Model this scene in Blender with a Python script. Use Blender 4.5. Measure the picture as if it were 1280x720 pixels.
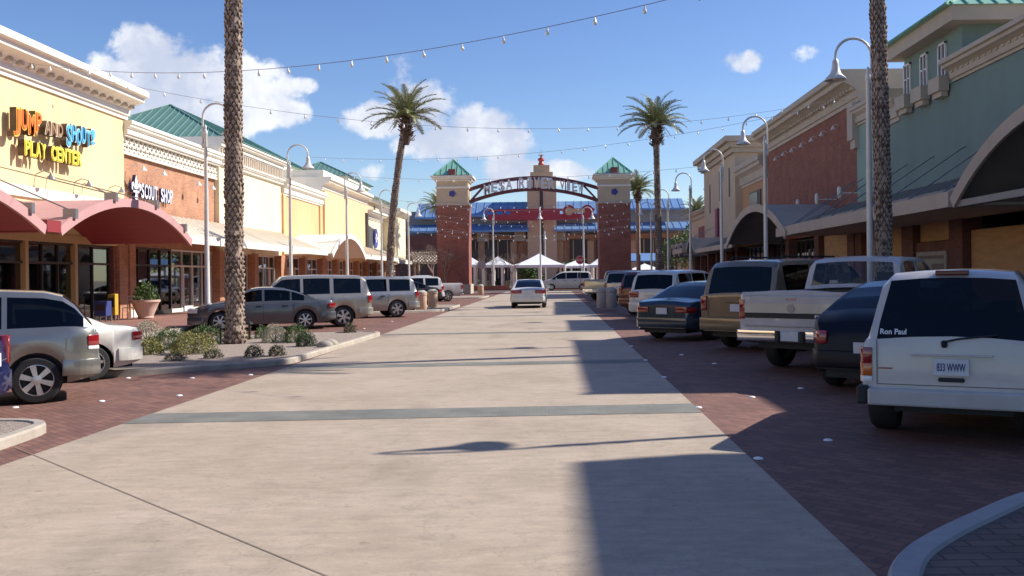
import bpy, bmesh, math, random
from mathutils import Vector, Matrix
random.seed(7)
R = math.radians
for o in list(bpy.data.objects): bpy.data.objects.remove(o)
scene = bpy.context.scene
COL = scene.collection
# ------------------------------------------------------------------ camera
H = 1.65; F = 1200.0; VX, VY = 693.0, 344.0; ROLL = R(0.7)
cd = bpy.data.cameras.new('camera'); cam = bpy.data.objects.new('camera', cd); COL.objects.link(cam)
cd.sensor_width = 36; cd.lens = 36*F/1280
cd.shift_x = -(VX-640)/1280; cd.shift_y = -(360-VY)/1280
cd.clip_start = 0.1; cd.clip_end = 6000
# aim so that the street's vanishing point sits where the street ends
cam.matrix_world = Matrix.Translation((0,0,H)) @ Matrix.Rotation(R(90),4,'X') @ Matrix.Rotation(-ROLL,4,'Z')
scene.camera = cam
# the roll turns the view about the optical axis: correct the shift so the vanishing point stays put
scene.render.resolution_x = 1024; scene.render.resolution_y = 576
# ------------------------------------------------------------------ light
SUN_AZ = R(16)      # towards +Y from +X
SUN_EL = R(38.5)
sd = Vector((math.cos(SUN_AZ)*math.cos(SUN_EL), math.sin(SUN_AZ)*math.cos(SUN_EL), math.sin(SUN_EL)))
w = bpy.data.worlds.new("World"); scene.world = w; w.use_nodes = True
nt = w.node_tree; nt.nodes.clear()
def N(t, **k):
    n = nt.nodes.new(t)
    for a, b in k.items(): setattr(n, a, b)
    return n
out = N('ShaderNodeOutputWorld'); bg = N('ShaderNodeBackground'); sky = N('ShaderNodeTexSky')
sky.sky_type = 'NISHITA'; sky.sun_disc = False; sky.sun_elevation = SUN_EL; sky.sun_rotation = R(90)-SUN_AZ
sky.air_density = 1.0; sky.dust_density = 0.4; sky.ozone_density = 3.0; sky.altitude = 350
def mth(op, a, b=None, c=None, clamp=False):
    n = N('ShaderNodeMath', operation=op, use_clamp=clamp)
    for i, v in enumerate((a, b, c)):
        if v is None: continue
        if isinstance(v, (int, float)): n.inputs[i].default_value = v
        else: nt.links.new(v, n.inputs[i])
    return n.outputs[0]
tc = N('ShaderNodeTexCoord'); sp = N('ShaderNodeSeparateXYZ'); nt.links.new(tc.outputs['Generated'], sp.inputs[0])
yy = mth('MAXIMUM', sp.outputs[1], 0.05)
u = mth('DIVIDE', sp.outputs[0], yy); v = mth('DIVIDE', sp.outputs[2], yy)
cmb = N('ShaderNodeCombineXYZ'); nt.links.new(u, cmb.inputs[0]); nt.links.new(v, cmb.inputs[1])
def noise(scale, det, rough=.55, vec=None, off=0):
    n = N('ShaderNodeTexNoise'); n.inputs['Scale'].default_value = scale; n.inputs['Detail'].default_value = det
    n.inputs['Roughness'].default_value = rough; nt.links.new(vec or cmb.outputs[0], n.inputs['Vector'])
    return n.outputs['Fac']
n1 = noise(26, 9, .6); n2 = noise(9, 5, .55)
# cumulus heaps: (azimuth tan, elevation tan, half width, half height)
blobs = [(190,62,62,46),(225,100,120,52),(150,100,75,40),(310,118,78,58),(335,140,60,34),(190,130,120,50),(250,150,120,35),
         (508,92,26,30),(530,140,62,50),(600,160,70,44),(640,185,40,34),(560,175,80,36),(700,216,52,22),(650,214,60,28),(475,150,55,30),
         (935,75,26,17),(1008,69,26,13),(382,105,24,12),(465,216,22,15)]
acc = None
for (px, py, a, b) in blobs:
    cu = (px-VX)/F; cv = (VY-py)/F + (px-VX)/F*math.tan(ROLL)*-1
    du = mth('DIVIDE', mth('SUBTRACT', u, cu), a*.86/F); dv = mth('DIVIDE', mth('SUBTRACT', v, cv), b*.86/F)
    d2 = mth('ADD', mth('MULTIPLY', du, du), mth('MULTIPLY', dv, dv))
    f = mth('MULTIPLY', mth('SUBTRACT', 1.0, d2), 1.0 if a > 27 else .42)
    acc = f if acc is None else mth('MAXIMUM', acc, f)
dens = mth('ADD', acc, mth('MULTIPLY', mth('SUBTRACT', n1, .5), 2.6))
dens = mth('ADD', dens, mth('MULTIPLY', mth('SUBTRACT', n2, .5), 1.6))
mr = N('ShaderNodeMapRange', interpolation_type='SMOOTHSTEP'); nt.links.new(dens, mr.inputs[0])
mr.inputs[1].default_value = 0.0; mr.inputs[2].default_value = 0.6
mask = mr.outputs[0]
front = mth('GREATER_THAN', sp.outputs[1], 0.06)
mask = mth('MULTIPLY', mask, front)
# body of the clouds: bright tops, greyer thick bases
sh = N('ShaderNodeMapRange', interpolation_type='SMOOTHSTEP')
nt.links.new(mth('ADD', mth('MULTIPLY', n2, .5), mth('MULTIPLY', noise(14, 6, .6), .5)), sh.inputs[0])
sh.inputs[1].default_value = 0.42; sh.inputs[2].default_value = 0.62
cm = N('ShaderNodeMix', data_type='RGBA'); nt.links.new(sh.outputs[0], cm.inputs[0])
CL = 1.27
cm.inputs[6].default_value = (4.3*CL, 4.7*CL, 5.8*CL, 1); cm.inputs[7].default_value = (7.3*CL, 7.4*CL, 7.6*CL, 1)
mx = N('ShaderNodeMix', data_type='RGBA'); nt.links.new(mth('MULTIPLY', mask, .93), mx.inputs[0])
hs = N('ShaderNodeHueSaturation'); hs.inputs['Saturation'].default_value = 1.16; hs.inputs['Hue'].default_value = .513; hs.inputs['Value'].default_value = 1.3
nt.links.new(sky.outputs[0], hs.inputs['Color'])
nt.links.new(hs.outputs[0], mx.inputs[6]); nt.links.new(cm.outputs[2], mx.inputs[7])
nt.links.new(mx.outputs[2], bg.inputs[0]); bg.inputs[1].default_value = 0.08
nt.links.new(bg.outputs[0], out.inputs[0])
sl = bpy.data.lights.new('sun', 'SUN'); so = bpy.data.objects.new('sun', sl); COL.objects.link(so)
sl.energy = 4.8; sl.angle = R(0.55); sl.color = (1, .94, .85)
so.rotation_euler = (-sd).to_track_quat('-Z', 'Y').to_euler()
scene.view_settings.view_transform = 'Standard'; scene.view_settings.look = 'None'
scene.view_settings.gamma = 1; scene.view_settings.exposure = 0.54
# ------------------------------------------------------------------ pixel helpers (photo pixels -> world)
def ray(px, py):
    dx, dy = px-VX, py-VY
    c, s = math.cos(ROLL), math.sin(ROLL)
    return Vector(((dx*c-dy*s)/F, 1, -(dy*c+dx*s)/F))
def gp(px, py, z=0):
    r = ray(px, py); t = (z-H)/r.z; return Vector((r.x*t, t, z))
def at_x(px, py, X):
    r = ray(px, py); t = X/r.x; return Vector((X, t, H+r.z*t))
def at_y(px, py, Y):
    r = ray(px, py); return Vector((r.x*Y, Y, H+r.z*Y))
# ------------------------------------------------------------------ materials
MATS = {}
def mat(name, col, rough=.6, metal=0, var=0, vscale=3, bump=0, bscale=40, coat=0, spec=None, col2=None, stretch=None, flake=False, emit=None):
    if name in MATS: return MATS[name]
    m = bpy.data.materials.new(name); m.use_nodes = True; t = m.node_tree; b = t.nodes['Principled BSDF']
    b.inputs['Base Color'].default_value = (*col, 1); b.inputs['Roughness'].default_value = rough; b.inputs['Metallic'].default_value = metal
    if coat: b.inputs['Coat Weight'].default_value = coat; b.inputs['Coat Roughness'].default_value = .04
    if spec is not None: b.inputs['Specular IOR Level'].default_value = spec
    tcn = t.nodes.new('ShaderNodeTexCoord'); vec = tcn.outputs['Object']
    if stretch:
        mp = t.nodes.new('ShaderNodeMapping'); mp.inputs['Scale'].default_value = stretch
        t.links.new(vec, mp.inputs[0]); vec = mp.outputs[0]
    if var:
        n = t.nodes.new('ShaderNodeTexNoise'); n.inputs['Scale'].default_value = vscale; n.inputs['Detail'].default_value = 7; n.inputs['Roughness'].default_value = .65
        t.links.new(vec, n.inputs['Vector'])
        r = t.nodes.new('ShaderNodeMapRange'); r.inputs[1].default_value = .3; r.inputs[2].default_value = .7
        t.links.new(n.outputs['Fac'], r.inputs[0])
        mxx = t.nodes.new('ShaderNodeMix'); mxx.data_type = 'RGBA'
        c2 = col2 or tuple(c*(1-var) for c in col); c1 = col if col2 else tuple(min(1, c*(1+var*.5)) for c in col)
        mxx.inputs[6].default_value = (*c1, 1); mxx.inputs[7].default_value = (*c2, 1)
        t.links.new(r.outputs[0], mxx.inputs[0]); t.links.new(mxx.outputs[2], b.inputs['Base Color'])
    if bump:
        n = t.nodes.new('ShaderNodeTexNoise'); n.inputs['Scale'].default_value = bscale; n.inputs['Detail'].default_value = 5
        t.links.new(vec, n.inputs['Vector'])
        bp = t.nodes.new('ShaderNodeBump'); bp.inputs['Strength'].default_value = bump; bp.inputs['Distance'].default_value = .02
        t.links.new(n.outputs['Fac'], bp.inputs['Height']); t.links.new(bp.outputs[0], b.inputs['Normal'])
    MATS[name] = m; return m
def brick(name, c1, c2, mortar, scale=1, w=.22, h=.075, flat=False, rough=.85, bumpd=.006, msize=.008, rot=0, big=.3):
    if name in MATS: return MATS[name]
    m = bpy.data.materials.new(name); m.use_nodes = True; t = m.node_tree; b = t.nodes['Principled BSDF']; b.inputs['Roughness'].default_value = rough
    L = t.links.new; tcn = t.nodes.new('ShaderNodeTexCoord'); s = t.nodes.new('ShaderNodeSeparateXYZ'); L(tcn.outputs['Object'], s.inputs[0])
    cb = t.nodes.new('ShaderNodeCombineXYZ')
    if flat:
        mp = t.nodes.new('ShaderNodeMapping'); mp.inputs['Rotation'].default_value = (0, 0, rot); L(tcn.outputs['Object'], mp.inputs[0]); src = mp.outputs[0]
    else:
        a = t.nodes.new('ShaderNodeMath'); L(s.outputs[0], a.inputs[0]); L(s.outputs[1], a.inputs[1]); L(a.outputs[0], cb.inputs[0]); L(s.outputs[2], cb.inputs[1]); src = cb.outputs[0]
    bt = t.nodes.new('ShaderNodeTexBrick'); L(src, bt.inputs['Vector']); bt.inputs['Scale'].default_value = scale
    bt.inputs['Color1'].default_value = (*c1, 1); bt.inputs['Color2'].default_value = (*c2, 1); bt.inputs['Mortar'].default_value = (*mortar, 1)
    bt.inputs['Brick Width'].default_value = w; bt.inputs['Row Height'].default_value = h; bt.inputs['Mortar Size'].default_value = msize; bt.inputs['Mortar Smooth'].default_value = .2
    n = t.nodes.new('ShaderNodeTexNoise'); n.inputs['Scale'].default_value = 1.1; n.inputs['Detail'].default_value = 8; n.inputs['Roughness'].default_value = .7; L(tcn.outputs['Object'], n.inputs['Vector'])
    r = t.nodes.new('ShaderNodeMapRange'); L(n.outputs['Fac'], r.inputs[0]); r.inputs[1].default_value = .3; r.inputs[2].default_value = .7; r.inputs[3].default_value = 1-big; r.inputs[4].default_value = 1+big*.5
    mm = t.nodes.new('ShaderNodeVectorMath'); mm.operation = 'SCALE'; L(bt.outputs['Color'], mm.inputs[0]); L(r.outputs[0], mm.inputs['Scale'])
    L(mm.outputs[0], b.inputs['Base Color'])
    bp = t.nodes.new('ShaderNodeBump'); bp.inputs['Distance'].default_value = bumpd; bp.invert = True; L(bt.outputs['Fac'], bp.inputs['Height']); L(bp.outputs[0], b.inputs['Normal'])
    MATS[name] = m; return m
def glass(name, tint, refl=.12, rough=.02):
    if name in MATS: return MATS[name]
    m = bpy.data.materials.new(name); m.use_nodes = True; t = m.node_tree; t.nodes.clear(); L = t.links.new
    o = t.nodes.new('ShaderNodeOutputMaterial'); tr = t.nodes.new('ShaderNodeBsdfTransparent'); tr.inputs[0].default_value = (*tint, 1)
    g = t.nodes.new('ShaderNodeBsdfGlossy'); g.inputs['Roughness'].default_value = rough; g.inputs[0].default_value = (.85, .88, .9, 1)
    fr = t.nodes.new('ShaderNodeLayerWeight'); fr.inputs[0].default_value = .5
    pw_ = t.nodes.new('ShaderNodeMath'); pw_.operation = 'POWER'; L(fr.outputs['Facing'], pw_.inputs[0]); pw_.inputs[1].default_value = 4.5
    a = t.nodes.new('ShaderNodeMath'); a.operation = 'MULTIPLY_ADD'; a.use_clamp = True; L(pw_.outputs[0], a.inputs[0]); a.inputs[1].default_value = .9; a.inputs[2].default_value = .045+refl
    mx_ = t.nodes.new('ShaderNodeMixShader'); L(a.outputs[0], mx_.inputs[0]); L(tr.outputs[0], mx_.inputs[1]); L(g.outputs[0], mx_.inputs[2]); L(mx_.outputs[0], o.inputs[0])
    MATS[name] = m; return m
def paint(name, col, metal=.0, rough=.28, dust=.12):
    m = mat(name, col, rough, metal, var=dust, vscale=2.2, coat=.8)
    return m
M = {}
M['plaster_yellow'] = mat('plaster_yellow', (.76,.61,.33), .85, var=.13, vscale=.9, stretch=(1,1,.3), bump=.12, bscale=60)
M['plaster_cream'] = mat('plaster_cream', (.78,.68,.47), .85, var=.13, vscale=.9, stretch=(1,1,.3), bump=.12, bscale=60)
M['plaster_orange'] = mat('plaster_orange', (.70,.46,.23), .85, var=.15, vscale=.9, stretch=(1,1,.3), bump=.12, bscale=60)
M['plaster_peach'] = mat('plaster_peach', (.76,.52,.30), .85, var=.13, vscale=.9, stretch=(1,1,.3), bump=.12, bscale=60)
M['trim_white'] = mat('trim_white', (.80,.75,.66), .75, var=.09, vscale=1.2, bump=.05)
M['trim_tan'] = mat('trim_tan', (.50,.42,.33), .8, var=.12, vscale=1.0, bump=.05)
M['plaster_tan'] = mat('plaster_tan', (.56,.44,.31), .85, var=.1, vscale=.6, bump=.12, bscale=60)
M['plaster_teal'] = mat('plaster_teal', (.185,.26,.23), .85, var=.13, vscale=.5, bump=.14, bscale=50, stretch=(1,1,.35))
M['plaster_mint'] = mat('plaster_mint', (.27,.39,.33), .85, var=.1, vscale=.6, bump=.12)
M['plaster_rust'] = mat('plaster_rust', (.50,.28,.14), .85, var=.12, vscale=.6, bump=.1)
M['plaster_bluegrey'] = mat('plaster_bluegrey', (.27,.34,.40), .85, var=.1, bump=.1)
M['roof_green'] = mat('roof_green', (.17,.31,.26), .42, .2, var=.12, vscale=.8)
M['roof_mint'] = mat('roof_mint', (.25,.50,.38), .45, .1, var=.1, vscale=.8)
M['roof_blue'] = mat('roof_blue', (.17,.30,.52), .45, .2, var=.1, vscale=.5)
M['awning_red'] = mat('awning_red', (.27,.035,.04), .5, var=.12, vscale=.7, bump=.03)
M['awning_edge'] = mat('awning_edge', (.52,.29,.28), .6, var=.08, vscale=1)
M['awning_white'] = mat('awning_white', (.76,.69,.57), .6, .0, var=.08, vscale=.8, bump=.03)
M['awning_grey'] = mat('awning_grey', (.27,.26,.25), .55, .2, var=.12, vscale=.8)
M['brick_orange'] = brick('brick_orange', (.55,.25,.13), (.42,.18,.10), (.5,.36,.26))
M['brick_red'] = brick('brick_red', (.36,.115,.065), (.26,.08,.048), (.24,.16,.13))
M['brick_tower'] = brick('brick_tower', (.36,.11,.075), (.26,.075,.055), (.30,.19,.15))
M['brick_brown'] = brick('brick_brown', (.20,.075,.055), (.14,.055,.045), (.17,.11,.09))
M['frame_white'] = mat('frame_white', (.74,.72,.68), .5, var=.05)
M['frame_yellow'] = mat('frame_yellow', (.58,.42,.2), .5, var=.08)
M['frame_dark'] = mat('frame_dark', (.06,.05,.045), .5, .3)
M['shop_glass'] = glass('shop_glass', (.42,.44,.45), .10)
M['interior'] = mat('interior', (.10,.09,.085), .9, var=.4, vscale=1.5)
M['steel'] = mat('steel', (.30,.30,.31), .45, .7, var=.15)
M['pole_white'] = mat('pole_white', (.70,.68,.63), .38, .1, var=.1, vscale=4)
M['black'] = mat('black', (.015,.015,.017), .6)
M['rubber'] = mat('rubber', (.022,.022,.024), .8, var=.3, vscale=6)
M['chrome'] = mat('chrome', (.75,.75,.76), .12, 1)
M['rim'] = mat('rim', (.62,.62,.64), .28, .85, var=.15, vscale=5)
M['cable'] = mat('cable', (.22,.21,.23), .7)
M['bulb'] = mat('bulb', (.85,.84,.80), .12, 0, coat=1)
M['plywood'] = mat('plywood', (.50,.29,.13), .8, var=.22, vscale=1.3, bump=.05, stretch=(1,1,4))
M['concrete'] = mat('concrete', (.46,.42,.37), .85, var=.16, vscale=2.5, bump=.2, bscale=30)
M['kerb'] = mat('kerb', (.42,.37,.31), .85, var=.25, vscale=3, bump=.25, bscale=25)
M['kerb_grey'] = mat('kerb_grey', (.40,.39,.38), .85, var=.2, vscale=3, bump=.25, bscale=25)
M['terracotta'] = mat('terracotta', (.60,.42,.34), .8, var=.12)
M['tent'] = mat('tent', (.82,.82,.83), .7, var=.04)
M['red_lens'] = mat('red_lens', (.26,.008,.012), .12, coat=1)
M['amber_lens'] = mat('amber_lens', (.55,.12,.015), .18, coat=1)
M['clear_lens'] = mat('clear_lens', (.75,.75,.75), .12, coat=1)
M['car_glass'] = glass('car_glass', (.07,.075,.08), -.012)
M['car_glass_light'] = glass('car_glass_light', (.5,.5,.48), .0)
M['clear_glass'] = glass('clear_glass', (.86,.87,.84), -.01)
M['seat'] = mat('seat', (.05,.048,.045), .9)
M['plate'] = mat('plate', (.62,.63,.66), .5, var=.1, vscale=9)
M['plate_ink'] = mat('plate_ink', (.05,.05,.16), .6)
M['white_ink'] = mat('white_ink', (.8,.8,.85), .6)
M['leaf_palm'] = mat('leaf_palm', (.20,.23,.09), .5, var=.45, vscale=1.4, col2=(.31,.30,.15))
M['leaf_dry'] = mat('leaf_dry', (.20,.14,.08), .8, var=.3, vscale=3)
M['bark'] = mat('bark', (.42,.32,.25), .9, var=.45, vscale=5, bump=.5, bscale=40)
M['bark_dark'] = mat('bark_dark', (.13,.085,.06), .95, var=.4, vscale=6, bump=.4)
M['branch'] = mat('branch', (.26,.20,.16), .9, var=.3)
# ------------------------------------------------------------------ object helpers
OFF = {}
def mark(o, label, cat, group=None):
    o['label'] = label; o['category'] = cat
    if group: o['group'] = group
    return o
def thing(name, label, cat, loc=(0,0,0), rotz=0, group=None):
    o = bpy.data.objects.new(name, None); COL.objects.link(o); o.location = loc; o.rotation_euler = (0,0,rotz); o.empty_display_size = .3
    mark(o, label, cat, group); OFF[o.name] = Vector(loc); return o
def link(o, parent=None, world=True):
    COL.objects.link(o)
    if parent is not None:
        o.parent = parent
        off = OFF.get(parent.name, Vector((0,0,0))) if world else Vector((0,0,0))
        OFF[o.name] = off
        if world and off.length: o.data.transform(Matrix.Translation(-off))
    else: OFF[o.name] = Vector((0,0,0))
    return o
class MB:
    def __init__(s): s.bm = bmesh.new()
    def face(s, vs, mi=0):
        try:
            f = s.bm.faces.new(vs); f.material_index = mi; return f
        except ValueError: return None
    def poly(s, pts, mi=0): return s.face([s.bm.verts.new(p) for p in pts], mi)
    def box(s, x0, x1, y0, y1, z0, z1, mi=0):
        return s.prism([(x0,y0,z0),(x1,y0,z0),(x1,y1,z0),(x0,y1,z0)], (0,0,z1-z0), mi)
    def obox(s, c, size, rz=0, mi=0, mtx=None):
        a, b, h = size[0]/2, size[1]/2, size[2]/2
        m = mtx if mtx is not None else Matrix.Translation(c) @ Matrix.Rotation(rz, 4, 'Z')
        vs = [s.bm.verts.new(m @ Vector(p)) for p in ((-a,-b,-h),(a,-b,-h),(a,b,-h),(-a,b,-h),(-a,-b,h),(a,-b,h),(a,b,h),(-a,b,h))]
        for q in ((0,3,2,1),(4,5,6,7),(0,1,5,4),(1,2,6,5),(2,3,7,6),(3,0,4,7)): s.face([vs[i] for i in q], mi)
    def bar(s, a, b, w, h=None, mi=0, up=(0,0,1)):
        a = Vector(a); b = Vector(b); d = b-a; L = d.length
        if L < 1e-6: return
        d.normalize(); u_ = Vector(up)
        if abs(d.dot(u_)) > .99: u_ = Vector((1,0,0))
        sx = d.cross(u_).normalized(); uz = sx.cross(d)
        m = Matrix((( d.x, sx.x, uz.x, 0),(d.y, sx.y, uz.y, 0),(d.z, sx.z, uz.z, 0),(0,0,0,1)))
        s.obox(None, (L, w, h or w), mi=mi, mtx=Matrix.Translation((a+b)/2) @ m)
    def prism(s, pts, vec, mi=0, mi_side=None):
        v0 = [s.bm.verts.new(p) for p in pts]; v1 = [s.bm.verts.new(Vector(p)+Vector(vec)) for p in pts]
        s.face(v0[::-1], mi); s.face(v1, mi); n = len(pts)
        for i in range(n): s.face([v0[i], v0[(i+1)%n], v1[(i+1)%n], v1[i]], mi if mi_side is None else mi_side)
    def prism_y(s, prof, y0, y1, mi=0): s.prism([(x,y0,z) for x,z in prof], (0,y1-y0,0), mi)
    def tube(s, pts, rad, n=8, mi=0, cap=True):
        pts = [Vector(p) for p in pts]; k = len(pts)
        if not isinstance(rad, (list, tuple)): rad = [rad]*k
        rings = []; prev = None
        for i in range(k):
            d = (pts[min(i+1,k-1)]-pts[max(i-1,0)]).normalized()
            if prev is None: a = Vector((0,0,1)) if abs(d.z) < .9 else Vector((1,0,0)); sx = d.cross(a).normalized()
            else: sx = (prev - d*prev.dot(d)).normalized()
            prev = sx; sy = d.cross(sx)
            rings.append([s.bm.verts.new(pts[i]+(sx*math.cos(2*math.pi*j/n)+sy*math.sin(2*math.pi*j/n))*rad[i]) for j in range(n)])
        for i in range(k-1):
            for j in range(n): s.face([rings[i][j], rings[i][(j+1)%n], rings[i+1][(j+1)%n], rings[i+1][j]], mi)
        if cap: s.face(rings[0][::-1], mi); s.face(rings[-1], mi)
    def lathe(s, prof, c=(0,0,0), n=16, mi=0, axis='z', cap=True):
        c = Vector(c); rings = []
        for r_, h_ in prof:
            ring = []
            for j in range(n):
                a = 2*math.pi*j/n; x, y = r_*math.cos(a), r_*math.sin(a)
                p = Vector((x,y,h_)) if axis == 'z' else (Vector((x,h_,y)) if axis == 'y' else Vector((h_,x,y)))
                ring.append(s.bm.verts.new(c+p))
            rings.append(ring)
        for i in range(len(rings)-1):
            for j in range(n): s.face([rings[i][j], rings[i][(j+1)%n], rings[i+1][(j+1)%n], rings[i+1][j]], mi)
        if cap: s.face(rings[0][::-1], mi); s.face(rings[-1], mi)
    def build(s, name, mats, parent=None, world=True, smooth=None, bevel=0, seg=2, kind=None, norm=True):
        bmesh.ops.remove_doubles(s.bm, verts=s.bm.verts, dist=1e-5) if smooth and not bevel else None
        if norm: bmesh.ops.recalc_face_normals(s.bm, faces=s.bm.faces)
        if bevel:
            bmesh.ops.bevel(s.bm, geom=list(s.bm.edges), offset=bevel, segments=seg, affect='EDGES', profile=.5)
        me = bpy.data.meshes.new(name); s.bm.to_mesh(me); s.bm.free()
        for m in (mats if isinstance(mats, (list, tuple)) else [mats]): me.materials.append(m if not isinstance(m, str) else M[m])
        if smooth:
            me.shade_smooth(); me.set_sharp_from_angle(angle=R(smooth))
        o = bpy.data.objects.new(name, me); link(o, parent, world)
        if kind: o['kind'] = kind
        return o
def copy_tree(o, parent=None):
    c = o.copy(); COL.objects.link(c); c.parent = parent; OFF[c.name] = OFF.get(o.name, Vector((0,0,0)))
    for ch in list(o.children): copy_tree(ch, c)
    return c
def text_mesh(body, height, depth, offset=0.0, width=None, shear=0, bold=.0):
    cu = bpy.data.curves.new('t', 'FONT'); cu.body = body; cu.size = 1; cu.extrude = .5; cu.offset = bold+offset; cu.align_x = 'CENTER'; cu.align_y = 'CENTER'; cu.shear = shear
    cu.resolution_u = 4
    o = bpy.data.objects.new('t', cu); COL.objects.link(o); bpy.context.view_layer.update()
    me = bpy.data.meshes.new_from_object(o.evaluated_get(bpy.context.evaluated_depsgraph_get()))
    bpy.data.objects.remove(o); bpy.data.curves.remove(cu)
    xs = [v_.co.x for v_ in me.vertices]; ys = [v_.co.y for v_ in me.vertices]
    h = max(ys)-min(ys); wd = max(xs)-min(xs); s_ = height/h; sx = (width/wd) if width else s_
    cx = (max(xs)+min(xs))/2; cy = (max(ys)+min(ys))/2
    for v_ in me.vertices: v_.co = Vector(((v_.co.x-cx)*sx, (v_.co.y-cy)*s_, v_.co.z*depth))
    return me
def text(name, body, height, depth, mats, loc, facing, parent, world=True, **k):
    """facing: '+x','-y','-x' the way the letters look"""
    me = text_mesh(body, height, depth, **k)
    mats = mats if isinstance(mats, (list, tuple)) else [mats]
    for m in mats: me.materials.append(m if not isinstance(m, str) else M[m])
    if len(mats) > 1:
        for p in me.polygons: p.material_index = 0 if p.normal.z > .7 else 1
    rot = {'-y': Matrix.Rotation(R(90),4,'X'), '+x': Matrix.Rotation(R(90),4,'Z') @ Matrix.Rotation(R(90),4,'X'), '-x': Matrix.Rotation(R(-90),4,'Z') @ Matrix.Rotation(R(90),4,'X')}[facing]
    me.transform(Matrix.Translation(loc) @ rot)
    o = bpy.data.objects.new(name, me); link(o, parent, world); return o
def hip_roof(m, x0, x1, y0, y1, z, h, ov=.0, seams=True, mi=0, mi2=0):
    x0 -= ov; x1 += ov; y0 -= ov; y1 += ov
    a = min(x1-x0, y1-y0)/2; cx, cy = (x0+x1)/2, (y0+y1)/2
    if x1-x0 >= y1-y0: r0, r1 = (x0+a, cy, z+h), (x1-a, cy, z+h)
    else: r0, r1 = (cx, y0+a, z+h), (cx, y1-a, z+h)
    c = [(x0,y0,z),(x1,y0,z),(x1,y1,z),(x0,y1,z)]
    m.poly(c[::-1], mi)
    if x1-x0 >= y1-y0:
        fs = [[c[0],c[1],r1,r0],[c[1],c[2],r1],[c[2],c[3],r0,r1],[c[3],c[0],r0]]
    else:
        fs = [[c[0],c[1],r0],[c[1],c[2],r1,r0],[c[2],c[3],r1],[c[3],c[0],r0,r1]]
    for f in fs:
        f = [p for i, p in enumerate(f) if i == 0 or (Vector(p)-Vector(f[i-1])).length > 1e-4]
        m.poly(f, mi)
    if seams:
        st = .5; e = .03
        t = x0+st/2
        while t < x1:
            k = min(t-x0, x1-t, a)/a
            m.bar((t,y0,z+e),(t,y0+a*k,z+h*k+e),.05,.05,mi2); m.bar((t,y1,z+e),(t,y1-a*k,z+h*k+e),.05,.05,mi2); t += st
        t = y0+st/2
        while t < y1:
            k = min(t-y0, y1-t, a)/a
            m.bar((x0,t,z+e),(x0+a*k,t,z+h*k+e),.05,.05,mi2); m.bar((x1,t,z+e),(x1-a*k,t,z+h*k+e),.05,.05,mi2); t += st
        for p, q in ((c[0],r0),(c[1],r1 if x1-x0 >= y1-y0 else r0),(c[2],r1),(c[3],r0 if x1-x0 >= y1-y0 else r1)):
            m.bar((p[0],p[1],p[2]+e),(q[0],q[1],q[2]+e),.09,.07,mi2)
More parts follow.
